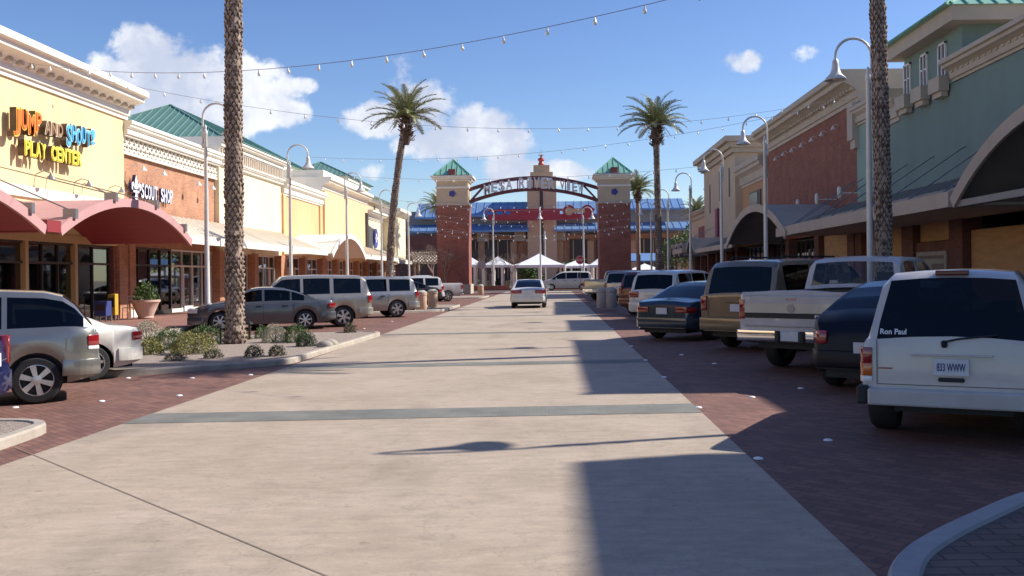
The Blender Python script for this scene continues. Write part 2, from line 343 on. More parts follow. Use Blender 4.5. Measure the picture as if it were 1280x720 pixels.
# ------------------------------------------------------------------ ground
def sheet(name, pts, z, m):
    b = MB(); b.poly([(x,y,z) for x,y in pts]); o = b.build(name, m); 
    if o.data.polygons[0].normal.z < 0: o.data.flip_normals()
    o['kind'] = 'structure'; return o
def concrete_road():
    m = bpy.data.materials.new('stamped_concrete'); m.use_nodes = True; t = m.node_tree; b = t.nodes['Principled BSDF']; b.inputs['Roughness'].default_value = .72; L = t.links.new
    tcn = t.nodes.new('ShaderNodeTexCoord')
    def nz(sc, det, ro, stretch=None):
        vec = tcn.outputs['Object']
        if stretch:
            mp = t.nodes.new('ShaderNodeMapping'); mp.inputs['Scale'].default_value = stretch; L(vec, mp.inputs[0]); vec = mp.outputs[0]
        n = t.nodes.new('ShaderNodeTexNoise'); n.inputs['Scale'].default_value = sc; n.inputs['Detail'].default_value = det; n.inputs['Roughness'].default_value = ro; L(vec, n.inputs['Vector']); return n.outputs['Fac']
    a = nz(.55, 9, .68); c = nz(3.2, 8, .7, (1,2.4,1)); g = nz(60, 4, .7); vein = nz(1.3, 12, .62)
    def mp2(fac, lo, hi, o0, o1):
        r = t.nodes.new('ShaderNodeMapRange'); L(fac, r.inputs[0]); r.inputs[1].default_value = lo; r.inputs[2].default_value = hi; r.inputs[3].default_value = o0; r.inputs[4].default_value = o1; return r.outputs[0]
    mix = t.nodes.new('ShaderNodeMix'); mix.data_type = 'RGBA'; L(mp2(a,.36,.66,0,1), mix.inputs[0]); mix.inputs[6].default_value = (.38,.305,.222,1); mix.inputs[7].default_value = (.475,.38,.297,1)
    mix2 = t.nodes.new('ShaderNodeMix'); mix2.data_type = 'RGBA'; mix2.blend_type = 'MULTIPLY'; mix2.inputs[0].default_value = 1; L(mix.outputs[2], mix2.inputs[6])
    # vein-like wear: thin dark wisps where the noise crosses its middle
    ab = t.nodes.new('ShaderNodeMath'); ab.operation = 'SUBTRACT'; L(vein, ab.inputs[0]); ab.inputs[1].default_value = .5
    ab2 = t.nodes.new('ShaderNodeMath'); ab2.operation = 'ABSOLUTE'; L(ab.outputs[0], ab2.inputs[0])
    v_ = mp2(ab2.outputs[0], 0, .010, .84, 1)
    p = t.nodes.new('ShaderNodeMath'); p.operation = 'MULTIPLY'; L(v_, p.inputs[0]); L(mp2(c,.3,.7,.82,1.10), p.inputs[1])
    p2 = t.nodes.new('ShaderNodeMath'); p2.operation = 'MULTIPLY'; L(p.outputs[0], p2.inputs[0]); 
    st = mp2(nz(.9, 3, .5, (1,.35,1)), .56, .72, 1, .78); sp3 = mp2(nz(7, 3, .5), .70, .76, 1, .72)
    q = t.nodes.new('ShaderNodeMath'); q.operation = 'MULTIPLY'; L(st, q.inputs[0]); L(sp3, q.inputs[1])
    q2 = t.nodes.new('ShaderNodeMath'); q2.operation = 'MULTIPLY'; L(q.outputs[0], q2.inputs[0]); L(mp2(g,.3,.7,.90,1.07), q2.inputs[1]); L(q2.outputs[0], p2.inputs[1])
    cbn = t.nodes.new('ShaderNodeCombineColor'); [L(p2.outputs[0], cbn.inputs[i]) for i in range(3)]
    L(cbn.outputs[0], mix2.inputs[7]); L(mix2.outputs[2], b.inputs['Base Color'])
    bp = t.nodes.new('ShaderNodeBump'); bp.inputs['Strength'].default_value = .35; bp.inputs['Distance'].default_value = .012; L(c, bp.inputs['Height']); L(bp.outputs[0], b.inputs['Normal'])
    return m
M['road'] = concrete_road()
M['paver'] = brick('maroon_paver', (.25,.118,.085), (.165,.075,.056), (.12,.075,.065), w=.2, h=.1, flat=True, rough=.8, bumpd=.004, rot=R(45), big=.22)
M['paver_walk'] = brick('walk_paver', (.34,.17,.13), (.28,.13,.10), (.20,.14,.12), w=.2, h=.1, flat=True, rough=.85, bumpd=.004, big=.2)
M['paver_brown'] = brick('brown_paver', (.20,.14,.11), (.16,.11,.09), (.09,.07,.06), w=.24, h=.12, flat=True, rough=.85, bumpd=.006, big=.3)
M['stripe'] = brick('grey_green_paver', (.20,.20,.175), (.17,.175,.155), (.22,.20,.17), w=.2, h=.2, flat=True, rough=.75, bumpd=.003, big=.3)
M['asphalt'] = mat('asphalt', (.075,.07,.07), .9, var=.2, vscale=1.2, bump=.2, bscale=60)
M['dirt'] = mat('dirt', (.30,.25,.19), .95, var=.2, vscale=.05, bump=.2)
M['gravel'] = mat('gravel', (.36,.29,.24), .95, var=.5, vscale=24, bump=1, bscale=45)
M['marker'] = mat('marker_white', (.85,.85,.82), .4)
sheet('ground', [(-2500,-400),(2500,-400),(2500,3500),(-2500,3500)], 0, M['dirt'])
sheet('cross_street', [(-120,99),(120,99),(120,108),(-120,108)], .004, M['asphalt'])
sheet('plaza_paving', [(-60,108.2),(60,108.2),(60,150),(-60,150)], .004, M['paver_walk'])
RL, RR = -4.97, 1.72
sheet('parking_pavers', [(-11.6,-12),(8.2,-12),(8.2,98.9),(-11.6,98.9)], .004, M['paver'])
sheet('road', [(RL,-12),(RR,-12),(RR,98.8),(RL,98.8)], .008, M['road'])
# bands of grey-green pavers laid across the street
for (y0, y1, k) in ((11.15,11.95,.05),(17.6,18.25,.08),(27.4,28.0,.08),(39,39.6,.08),(50.6,51.2,.08),(62,62.6,.08)):
    sheet('paver_band', [(RL,y0-k*3.3),(RR,y0+k*3.3),(RR,y1+k*3.3),(RL,y1-k*3.3)], .012, M['stripe'])
b = MB(); a0 = gp(18,560); a1 = gp(408,722); d = (a1-a0).normalized(); n_ = Vector((-d.y,d.x,0))*.005; a1 = a1+d*6
b.poly([tuple(a0-n_+Vector((0,0,.0125))), tuple(a1-n_+Vector((0,0,.0125))), tuple(a1+n_+Vector((0,0,.0125))), tuple(a0+n_+Vector((0,0,.0125)))])
b.build('expansion_joint', mat('joint_brown', (.23,.18,.14), .9), kind='structure')
# pavements
def slab(name, pts, z, m, z0=0):
    b = MB(); area = sum(pts[i][0]*pts[(i+1)%len(pts)][1]-pts[(i+1)%len(pts)][0]*pts[i][1] for i in range(len(pts)))
    b.prism([(x,y,z0) for x,y in pts], (0,0,z-z0)); o = b.build(name, m); o['kind'] = 'structure'; return o
slab('pavement', [(-22,-12),(-11.75,-12),(-11.75,98.5),(-22,98.5)], .15, M['paver_walk'])
slab('pavement', [(8.35,-12),(19,-12),(19,98.5),(8.35,98.5)], .15, M['paver_walk'])
def kerb_line(pts, w_, z, m, name='kerb', z0=0):
    """kerb following a polyline, made as one mitred strip with rounded top edge"""
    P = [Vector((x,y,0)) for x,y in pts]; closed = (P[0]-P[-1]).length < 1e-4
    if closed: P = P[:-1]
    n = len(P); L_, R_ = [], []
    for i in range(n):
        if closed: a, c = P[i-1], P[(i+1)%n]
        else: a, c = P[max(0,i-1)], P[min(n-1,i+1)]
        d0 = (P[i]-a).normalized() if (P[i]-a).length > 1e-6 else (c-P[i]).normalized(); d1 = (c-P[i]).normalized() if (c-P[i]).length > 1e-6 else d0
        t = (d0+d1).normalized(); nn = Vector((-t.y,t.x,0)); k = 1/max(.5, nn.dot(Vector((-d0.y,d0.x,0))))
        L_.append(P[i]+nn*w_/2*k); R_.append(P[i]-nn*w_/2*k)
    b = MB(); rings = []
    for l, r in zip(L_, R_):
        m_ = (l-r)
        rings.append([b.bm.verts.new(q) for q in ((l.x,l.y,z0),(l.x,l.y,z-.025),tuple(l-m_*.12)[:2]+(z,),tuple(r+m_*.12)[:2]+(z,),(r.x,r.y,z-.025),(r.x,r.y,z0))])
    rng = range(n if closed else n-1)
    for i in rng:
        j = (i+1)%n
        for k in range(5): b.face([rings[i][k],rings[i][k+1],rings[j][k+1],rings[j][k]])
    if not closed: b.face(rings[0]); b.face(rings[-1][::-1])
    return b.build(name, m, kind='structure')
kerb_line([(-11.675,-12),(-11.675,98.5)], .15, .153, M['kerb'])
kerb_line([(8.275,-12),(8.275,98.5)], .15, .153, M['kerb_grey'])
def smooth_poly(pts, r=.6, n=5):
    out_ = []
    k = len(pts)
    for i in range(k):
        p = Vector(pts[i]); a = Vector(pts[i-1]); c = Vector(pts[(i+1)%k])
        ra = min(r, (p-a).length*.45); rc = min(r, (c-p).length*.45)
        s_ = p+(a-p).normalized()*ra; e = p+(c-p).normalized()*rc
        for j in range(n+1):
            t = j/n; q = s_*(1-t)**2+p*2*t*(1-t)+e*t*t; out_.append((q.x,q.y))
    return out_
def island(pts, fill, kerbm, r=.6, zf=.095, name='planting_bed'):
    sp_ = smooth_poly(pts, r); slab(name, sp_, zf, fill); kerb_line(sp_+[sp_[0]], .13, .115, kerbm)
# planting islands on the left
island([(-11.55,13.6),(-7.6,16.4),(-5.15,18.2),(-4.95,27.2),(-5.5,27.6),(-11.5,24.6)], M['gravel'], M['kerb'])
island([(-11.55,2.0),(-5.45,4.0),(-5.5,9.6),(-5.62,10.75),(-11.5,10.9)], M['gravel'], M['kerb'])
island([(-11.55,42.2),(-8.6,42.8),(-5.3,45.2),(-5.2,52.6),(-6,52.6),(-11.5,50.6)], M['gravel'], M['kerb'])
island([(-11.55,68.5),(-5.3,71.2),(-5.2,76),(-11.5,74)], M['gravel'], M['kerb'])
# right: corner in the foreground and an island further off
k0, k1, k2, k3 = gp(1128,722,.15), gp(1140,690,.15), gp(1185,662,.15), gp(1282,618,.15)
cpts = [(k0.x-.02,-4),(k0.x-.02,k0.y-.3),(k0.x,k0.y),(k1.x,k1.y),(k2.x,k2.y),(k3.x,k3.y),(8.1,k3.y+3.1),(8.1,-4)]
slab('pavement', smooth_poly(cpts, .3), .13, M['paver_brown']); sp_ = smooth_poly(cpts, .3); kerb_line(sp_+[sp_[0]], .17, .15, M['kerb_grey'])
island([(8.1,53.8),(2.6,50.2),(2.4,54),(2.9,56.5),(8.1,59.5)], M['gravel'], M['kerb_grey'])
island([(8.1,82),(2.6,78.2),(2.4,84),(8.1,87)], M['gravel'], M['kerb_grey'])
# domed white stall markers
b = MB(); b.lathe([(.046,0),(.042,.008),(.028,.014),(0.001,.017)], (0,0,0), 14, cap=False)
dot0 = b.build('pavement_marker', M['marker'], smooth=60)
dots = [(19,510),(127,502),(160,473),(240,473),(224,495),(313,469),(948,574),(1035,551),(1104,533),(873,510),(940,497),(1001,486),(830,472),(893,455),(852,444),(807,451),(789,433),(766,411),(936,434),(490,402),(455,411),(1160,513)]
MLAB = ['by the rear wheel of the silver crossover, at the left', 'between the crossover and the white sedan bumper, left side', 'nearest the planting bed kerb below the white sedan', 'farther right below the yellow green shrubs', 'closest to the beige road edge below the planting bed', 'at the corner where the planting bed meets the road', 'nearest the camera in the shade on the right', 'in the shade left of the boxy white SUV', 'beside the left bumper end of the boxy white SUV', 'in the sunlit maroon wedge at the road edge', 'in the shade right of the sunlit wedge', 'in the shade in front of the pickup wheel', 'at the road edge level with the navy car', 'in the shade between the road edge and the pickup', 'in the shade just below the gold SUV', 'below the blue sedan, nearer the camera', 'at the road edge below the blue sedan', 'at the road edge left of the blue sedan', 'behind the pickup, close under its chrome bumper', 'near the pewter SUV on the left', 'by the champagne SUV wheel on the left', 'under the boxy white SUV']
names = {0:'by the rear wheel of the silver crossover',1:'in the maroon paving below the white sedan bumper',6:'nearest the camera on the shaded right paving',7:'between the white boxy SUV and the road edge, in shade'}
for i, (px, py) in enumerate(dots):
    o = dot0 if i == 0 else copy_tree(dot0); p = gp(px, py); o.location = (p.x, p.y, .0045 if (p.x < RL or p.x > RR) else .009)
    mark(o, 'white stall marker ' + MLAB[i], 'road marker', 'round white stall markers in the paving')
for i in range(len(dots)): pass
# ------------------------------------------------------------------ building helpers
XL, XR = -17.3, 14.0
def wx(side, d):            # d metres out of the facade towards the street
    return XL + d if side < 0 else XR - d
def bx(m, side, d0, d1, y0, y1, z0, z1, mi=0):
    a, b_ = wx(side, d0), wx(side, d1); m.box(min(a,b_), max(a,b_), y0, y1, z0, z1, mi)
def profile_trim(name, side, prof, y0, y1, m, par, ends=True):
    b = MB(); b.prism_y([(wx(side, d), z) for d, z in prof], y0, y1); return b.build(name, m, par)
def cornice(side, y0, y1, z0, h, outd, m, par, dent=None, name='cornice', back=-1.0, dm=None):
    prof = [(back,z0),(.08,z0),(.08,z0+h*.12),(.16,z0+h*.14),(.18,z0+h*.34),(outd*.35,z0+h*.46),(outd*.62,z0+h*.56),(outd*.8,z0+h*.6),(outd*.82,z0+h*.74),(outd,z0+h*.78),(outd,z0+h*.94),(outd*.94,z0+h),(back,z0+h)]
    o = profile_trim(name, side, prof, y0, y1, m, par)
    if dent:
        b = MB(); t = y0+.1
        while t < y1-dent*.5:
            bx(b, side, .06, outd*.42, t, t+dent*.42, z0+h*.37, z0+h*.46); t += dent
        b.build('dentil_row', dm or m, o)
    return o
def shopfront(side, y0, y1, par, frame='frame_white', zt=3.05, bays=None, door=None, kick=True, setb=.25, fan=False):
    """glazed shop front between two piers: frame (part) with its pane (sub-part)"""
    n = bays or max(1, round((y1-y0)/1.5)); f = MB(); wd = (y1-y0)/n; t = .05
    for i in range(n+1):
        y = y0+i*wd; bx(f, side, -setb-.1, -setb+.02, max(y0, y-t/2), min(y1, y+t/2), .15, zt)
    for z in ((.15,.32) if kick else (.15,.22)), (2.25,2.33), (zt-.08,zt): bx(f, side, -setb-.1, -setb+.035, y0+.001, y1-.001, z[0], z[1])
    if door is not None:
        ya = y0+door*wd
        for yy_ in (ya+.05, ya+wd-.1): bx(f, side, -setb-.1, -setb+.05, yy_, yy_+.09, .16, 2.24)
        bx(f, side, -setb-.1, -setb+.05, ya+.05, ya+wd-.05, .16, .42); bx(f, side, -setb+.05, -setb+.1, ya+wd-.3, ya+wd-.26, .9, 1.4)
    w_ = f.build('window', M[frame], par)
    g = MB(); bx(g, side, -setb-.05, -setb-.04, y0+.02, y1-.02, .2, zt-.02); g.build('pane', M['shop_glass'], w_)
    if side < 0:
        rn = random.Random(int(y0*31)); b = MB(); y = y0+.25
        while y < y1-.4:
            hh = rn.uniform(.5,1.7); ww = rn.uniform(.15,.5); d = rn.uniform(.5,1.6); bx(b, side, -setb-d-.3, -setb-d, y, y+ww, .155, .155+hh, rn.randrange(4))
            if rn.random() < .5: bx(b, side, -setb-d-.2, -setb-d-.1, y+.02, y+ww-.02, .16+hh, .16+hh+.25, rn.randrange(4))
            y += ww+rn.uniform(.1,.6)
        b.build('window_display', [mat('disp_a', (.35,.33,.30), .7), mat('disp_b', (.30,.06,.05), .7), mat('disp_c', (.06,.10,.28), .7), mat('disp_d', (.05,.05,.05), .7)], par)
    return w_
def pier(side, y0, y1, par, m='brick_red', z1=3.1, out_=.18, name='pier'):
    b = MB(); bx(b, side, -.5, out_, y0, y1, .15, z1); o = b.build(name, M[m], par)
    c = MB(); bx(c, side, -.52, out_+.05, y0-.05, y1+.05, .15, .45); c.build('pier_base', M['trim_white' if side < 0 else 'trim_tan'], o); return o
def shell(side, y0, y1, zt, wallm, par, zb=3.05, depth=18, roofm='trim_tan', name='wall'):
    b = MB(); bx(b, side, -depth, 0, y0, y1, zb, zt); o = b.build(name, M[wallm], par)
    c = MB(); bx(c, side, -depth, -5, y0, y1, .1, zb-.01); c.build('interior', M['interior'], par)
    c = MB(); bx(c, side, -4.99, 0, y0, y1, .145, .152); c.build('shop_floor', M['interior'], par)
    return o
def sloped_canopy(side, y0, y1, z_wall, z_front, proj, m, par, name='awning', th=.14, fascia=.28, fm=None):
    b = MB(); b.prism_y([(wx(side,0.0),z_wall),(wx(side,proj),z_front),(wx(side,proj),z_front-th),(wx(side,0.0),z_wall-th)], y0, y1, 0)
    bx(b, side, proj+.002, proj+.07, y0-.02, y1+.02, z_front-fascia, z_front+.05, 1)
    y = y0+.3
    while y < y1:                              # battens of the metal sheet
        b.bar((wx(side,.02),y,z_wall+.015),(wx(side,proj-.02),y,z_front+.015),.04,.03,0); y += .6
    o = b.build(name, [M[m], M[fm or m]], par)
    return o
def barrel(side, y0, y1, z0, rise, proj0, proj1, m_in, m_edge, par, name='arched_awning', edge=.3, n=22, th=.1):
    """vaulted canopy whose arch faces the street"""
    b = MB(); c = (y0+y1)/2; a = (y1-y0)/2; Rr = (a*a+rise*rise)/(2*rise); zc = z0+rise-Rr; th0 = math.asin(min(1, a/Rr))
    def pt(k, r_): t = -th0+2*th0*k/n; return (c+r_*math.sin(t), zc+r_*math.cos(t))
    for k in range(n):
        i0, i1 = pt(k, Rr-th), pt(k+1, Rr-th); o0, o1 = pt(k, Rr), pt(k+1, Rr)
        b.prism([(wx(side,proj0),i0[0],i0[1]),(wx(side,proj0),i1[0],i1[1]),(wx(side,proj0),o1[0],o1[1]),(wx(side,proj0),o0[0],o0[1])], (wx(side,proj1)-wx(side,proj0),0,0), 0)
        a0_, a1_ = pt(k, Rr+.006), pt(k+1, Rr+.006); b.poly([(wx(side,proj0+.01),a0_[0],a0_[1]),(wx(side,proj0+.01),a1_[0],a1_[1]),(wx(side,proj1-.01),a1_[0],a1_[1]),(wx(side,proj1-.01),a0_[0],a0_[1])], 1)
        e0, e1 = pt(k, Rr-edge), pt(k+1, Rr-edge); q0, q1 = pt(k, Rr+.05), pt(k+1, Rr+.05)
        b.prism([(wx(side,proj1)+(-.002 if side > 0 else .002),e0[0],e0[1]),(wx(side,proj1)+(-.002 if side > 0 else .002),e1[0],e1[1]),(wx(side,proj1)+(-.002 if side > 0 else .002),q1[0],q1[1]),(wx(side,proj1)+(-.002 if side > 0 else .002),q0[0],q0[1])], (.08*(1 if side < 0 else -1),0,0), 1)
    return b.build(name, [M[m_in], M[m_edge]], par)
def rod(par, p, q, r=.025, m='steel', name='tie_rod'):
    b = MB(); b.tube([p, q], r, 6); return b.build(name, M[m], par)
def wall_lamp(par, side, y, z, out_=.35, m='frame_white', name='wall_lamp'):
    b = MB(); x0 = wx(side, 0); x1 = wx(side, out_)
    b.tube([(x0,y,z+.1),((x0+x1)/2,y,z+.2),(x1,y,z+.12)], .02, 6); b.lathe([(.03,.12),(.06,.05),(.13,-.05),(.14,-.08)], (x1,y,z), 10)
    return b.build(name, M[m], par)
# ================================================================== LEFT SIDE
# A: yellow play centre
A = thing('shop_building', 'yellow plastered building of the play centre with heavy white cornice and dark red arched awnings', 'building', (XL,30,0))
YA = 38.7
shell(-1, 6, YA, 8.3, 'plaster_yellow', A)
cornice(-1, 5, YA+.25, 8.15, 1.15, .95, M['trim_white'], A, dent=.62, dm=M['trim_tan'], back=-6)
YE = YA
b = MB(); bx(b,-1,-.6,.12,YA-.75,YA,.15,3.05); b.build('pier', M['brick_orange'], A); b = MB(); bx(b,-1,-.8,.0,YA-1.0,YA-.76,.15,3.0); b.build('pier', M['brick_red'], A)
def ypx(px, X): return (X*F)/(px-VX)
ps = [8, 12.5, 17, 21.5, 26.0, ypx(33,XL)+.0, ypx(95,XL), YA-1.15]
for i in range(len(ps)-1):
    fr = shopfront(-1, ps[i]+.12, ps[i+1]-.02, A, 'frame_dark', zt=3.0, bays=3 if ps[i+1]-ps[i] > 3 else 2, kick=False, setb=.1)
    b = MB(); bx(b,-1,-.18,.03,ps[i]-.09,ps[i]+.09,.15,3.0); b.build('post', M['frame_yellow'], A)
b = MB(); bx(b,-1,-.5,.06,6,YA-.7,3.0,3.28); b.build('lintel', M['frame_yellow'], A)
for (y0_, y1_) in ((5.2,15.0),(15.6,25.6),(26.3,35.9)):
    o = barrel(-1, y0_, y1_, 3.1, 1.12, .02, 3.7, 'awning_red', 'awning_edge', A, edge=.22)
    g0 = (y0_+y1_)/2
    for k in (-.42,-.16,.16,.42):
        yk = g0+k*(y1_-y0_); a_ = (y1_-y0_)/2; zk = 3.1+1.12*(1-(2*k)**2*1.0)
        b = MB(); b.box(wx(-1,3.5),wx(-1,3.86),yk-.08,yk+.08,zk-.02,zk+.26)
        b.tube([(wx(-1,3.72),yk,zk+.2),(wx(-1,.02),yk+.2,5.25)], .022, 6); b.build('tie_rod', M['steel'], o)
for yk in (15.3,25.95): 
    b = MB(); bx(b,-1,.02,3.8,yk-.36,yk+.36,2.98,3.3); b.build('gutter_box', M['awning_red'], A)
# white rafters above the awning valley, seen against the wall
b = MB()
for z in (3.75,4.05,4.35): bx(b,-1,.06,.2,24.2,28.4,z,z+.12)
bx(b,-1,.02,.10,6,YA-.05,4.42,4.78); b.build('white_band', M['trim_white'], A)
for yk in (at_x(45,212,XL).y, at_x(94,222,XL).y, at_x(136,230,XL).y): wall_lamp(A, -1, yk, 5.15, .5, 'steel')
# sign of the play centre: letters stand off the wall on their own depth
S = thing('sign', 'raised cartoon letters in orange, cream, blue and yellow on the yellow wall', 'sign', (XL+.2,31.5,6.6))
M['sg_orange'] = mat('sign_orange', (.85,.18,.03), .4); M['sg_yellow'] = mat('sign_yellow', (.90,.80,.10), .4); M['sg_cream'] = mat('sign_cream', (.85,.80,.62), .4)
M['sg_brown'] = mat('sign_brown', (.36,.22,.12), .5); M['sg_blue'] = mat('sign_blue', (.10,.48,.78), .4); M['sg_pale'] = mat('sign_pale', (.60,.85,.92), .4); M['sg_side'] = mat('sign_side', (.10,.055,.03), .5)
M['sg_gold'] = mat('sign_gold', (.92,.55,.08), .4)
def sign_word(name, wordtxt, p0, p1, hgt, front, edge, zshift=0, jit=.0):
    a = at_x(*p0, XL+.5); c = at_x(*p1, XL+.5); yw = abs(c.y-a.y); zc = (a.z+c.z)/2+zshift; yc = (a.y+c.y)/2
    n = len(wordtxt); wtot = yw
    for i, chh in enumerate(wordtxt):
        if chh == ' ': continue
        yc_i = a.y+(i+.5)*wtot/n; zi = a.z+(c.z-a.z)*(i+.5)/n+zshift+(jit*(1 if i%2 else -1) if i else 0); hh = hgt*(1.35 if (i == 0 and jit) else 1)
        zi -= (hh-hgt)*.25
        o = text('letter', chh, hh, .22, [M[edge], M['sg_side']], Vector((XL+.30,yc_i,zi)), '+x', S, width=wtot/n*.92, bold=.04)
        text('letter_face', chh, hh*.86, .03, M[front], Vector((XL+.425,yc_i,zi)), '+x', o, world=True, width=wtot/n*.74, bold=.012)
sign_word('jump', 'JUMP', (20,149), (56,156), .70, 'sg_orange', 'sg_gold', 0, .06)
sign_word('and', 'AND', (59,157), (82,162), .48, 'sg_brown', 'sg_cream', -.05, 0)
sign_word('shout', 'SHOUT!', (86,163), (122,170), .62, 'sg_blue', 'sg_pale', -.1, .05)
sign_word('play', 'PLAY', (34,184), (61,190), .52, 'sg_yellow', 'sg_yellow', 0)
sign_word('center', 'CENTER', (67,191), (105,199), .52, 'sg_yellow', 'sg_yellow', 0)
# B: orange brick scout shop
YB = 49.7
B = thing('shop_building', 'orange brick building of the scout shop with a white diamond lattice band and white awning', 'building', (XL,44,0))
b = MB(); bx(b,-1,-18,-.25,YA+.001,YB,3.05,6.85); b.build('wall', M['brick_orange'], B)
b = MB(); bx(b,-1,-18,-5,YA+.001,YB,.1,3.04); b.build('interior', M['interior'], B)
b = MB(); bx(b,-1,-4.99,0,YA+.001,YB,.145,.152); b.build('shop_floor', M['interior'], B)
b = MB(); bx(b,-1,-6,-.2,YA+.001,YB,6.851,7.6); b.build('frieze', M['plaster_tan'], B)
b = MB(); y = YA+.1
while y < YB-.2:
    b.bar((wx(-1,-.14),y,6.9),(wx(-1,-.14),y+.42,7.28),.09,.09,up=(1,0,0)); b.bar((wx(-1,-.14),y+.42,6.9),(wx(-1,-.14),y,7.28),.09,.09,up=(1,0,0))
    b.bar((wx(-1,-.13),y+.0,7.24),(wx(-1,-.13),y+.21,7.5),.08,.08,up=(1,0,0)); b.bar((wx(-1,-.13),y+.42,7.24),(wx(-1,-.13),y+.21,7.5),.08,.08,up=(1,0,0)); y += .44
bx(b,-1,-.2,-.08,YA+.001,YB,6.80,6.9); b.build('lattice', M['trim_white'], B)
cornice(-1, YA+.001, YB, 7.5, .62, .35, M['trim_white'], B, back=-6)
sloped_canopy(-1, 36.1, YB, 4.55, 3.35, 2.95, 'awning_white', B, fm='trim_white')
pier(-1, YA+.05, YA+.6, B, 'brick_orange'); pier(-1, YB-.55, YB, B, 'brick_orange')
shopfront(-1, YA+.65, 43.9, B, 'frame_dark', bays=4); shopfront(-1, 43.95, YB-.6, B, 'frame_white', bays=4, door=1)
for (px, py) in ((172,211),(198,217),(242,230),(260,235)):
    p = at_x(px, py, XL+.2); wall_lamp(B, -1, p.y, p.z, .45, 'frame_white')
S2 = thing('sign', 'white scout shop letters with a fleur emblem on the orange brick wall', 'sign', (XL,44,4.8))
a = at_x(177,238,XL); c = at_x(217,247,XL); yl = a.y+.1; wd = (c.y-a.y)
M['sg_white'] = mat('sign_white', (.80,.80,.88), .4); M['sg_navy'] = mat('sign_navy', (.03,.03,.12), .4)
for i, chh in enumerate('SCOUT SHOP'):
    if chh == ' ': continue
    yi = a.y+(i+.5)*wd/10; zi = a.z+(c.z-a.z)*(i+.5)/10
    text('letter', chh, .62, .12, [M['sg_white'], M['sg_navy']], Vector((XL-.08,yi,zi)), '+x', S2, width=wd/10*.82, bold=.02)
b = MB(); ec = at_x(170.5,235,XL); cy, cz = ec.y, ec.z
def yzpoly(m, pts, x0, x1, mi=0, mis=1): m.prism([(x0,cy+p[0]*.45,cz+p[1]*.5) for p in pts], (x1-x0,0,0), mi, mis)
yzpoly(b, [(0,1.1),(-.28,.55),(-.2,-.1),(.2,-.1),(.28,.55)], XL-.15, XL-.0)
yzpoly(b, [(-.3,.1),(-.55,.5),(-.95,.35),(-.95,-.1),(-.7,-.25),(-.72,.1),(-.5,.15),(-.35,-.15)], XL-.15, XL-.0)
yzpoly(b, [(.35,-.15),(.5,.15),(.72,.1),(.7,-.25),(.95,-.1),(.95,.35),(.55,.5),(.3,.1)], XL-.15, XL-.0)
yzpoly(b, [(-.6,-.2),(-.6,-.38),(.6,-.38),(.6,-.2)], XL-.15, XL-.0)
yzpoly(b, [(-.15,-.4),(-.3,-.85),(0,-1.1),(.3,-.85),(.15,-.4)], XL-.15, XL-.0)
b.build('fleur_emblem', [M['sg_white'], M['sg_navy']], S2)
# C: cream
YC = 60.9
C_ = thing('shop_building', 'cream plastered building with a row of balusters under its tall white cornice', 'building', (XL,55,0))
shell(-1, YB+.001, YC, 7.6, 'plaster_cream', C_)
cornice(-1, YB+.1, YC+.1, 7.55, .35, .3, M['trim_white'], C_, back=-6, name='string_course')
b = MB(); bx(b,-1,-6,.02,YB+.1,YC,7.9,8.55); b.build('parapet', M['trim_white'], C_)
b = MB(); y = YB+.2
while y < YC-.1: bx(b,-1,.02,.1,y,y+.16,7.95,8.45); y += .34
b.build('baluster_row', M['trim_tan'], C_)
cornice(-1, YB-.05, YC+.3, 8.5, .55, .45, M['trim_white'], C_, back=-6)
b = MB(); bx(b,-1,.0,.5,YB,YC+.35,9.051,9.09); b.build('coping', M['roof_green'], C_)
sloped_canopy(-1, YB+.01, YC-.3, 4.55, 3.35, 2.95, 'awning_white', C_, fm='trim_white')
pier(-1, YB+.01, YB+.6, C_, 'brick_orange'); pier(-1, 54.9, 55.6, C_, 'brick_orange'); pier(-1, YC-.7, YC, C_, 'brick_orange')
shopfront(-1, YB+.65, 54.85, C_, bays=4, door=1); shopfront(-1, 55.65, YC-.75, C_, bays=4, door=3)
# black wall lamps pair at the near palm's edge
for z in (6.15,5.45):
    b = MB(); b.lathe([(.1,-.25),(.22,-.12),(.22,.12),(.1,.25)], (XL+.45,51.6,z), 10); b.box(XL,XL+.45,51.55,51.65,z-.05,z+.05)
    b.build('wall_lantern', M['black'], C_)
# D: orange low
YD = 71.6
D_ = thing('shop_building', 'low orange plastered building with an arched white awning over its entrance', 'building', (XL,66,0))
shell(-1, YC+.001, YD, 7.1, 'plaster_orange', D_)
cornice(-1, YC+.3, YD, 7.0, .95, .45, M['trim_white'], D_, back=-6)
for q0 in (YD-.9, YC+.2): b = MB(); bx(b,-1,-.02,.12,q0,q0+.7,3.1,7.0); b.build('pilaster', M['plaster_orange'], D_)
o = barrel(-1, 61.2, 72.2, 3.2, 1.45, -.02, 3.1, 'awning_white', 'trim_white', D_, edge=.3)
pier(-1, YC+.02, YC+.6, D_, 'brick_orange'); pier(-1, 66, 66.6, D_, 'brick_orange'); pier(-1, YD-.6, YD, D_, 'brick_orange')
shopfront(-1, YC+.65, 65.95, D_, bays=3, door=1); shopfront(-1, 66.65, YD-.65, D_, bays=3)
b = MB(); bx(b,-1,-.2,-.17,62.3,64.8,.4,2.4); b.build('window_panel', M['plywood'], D_)
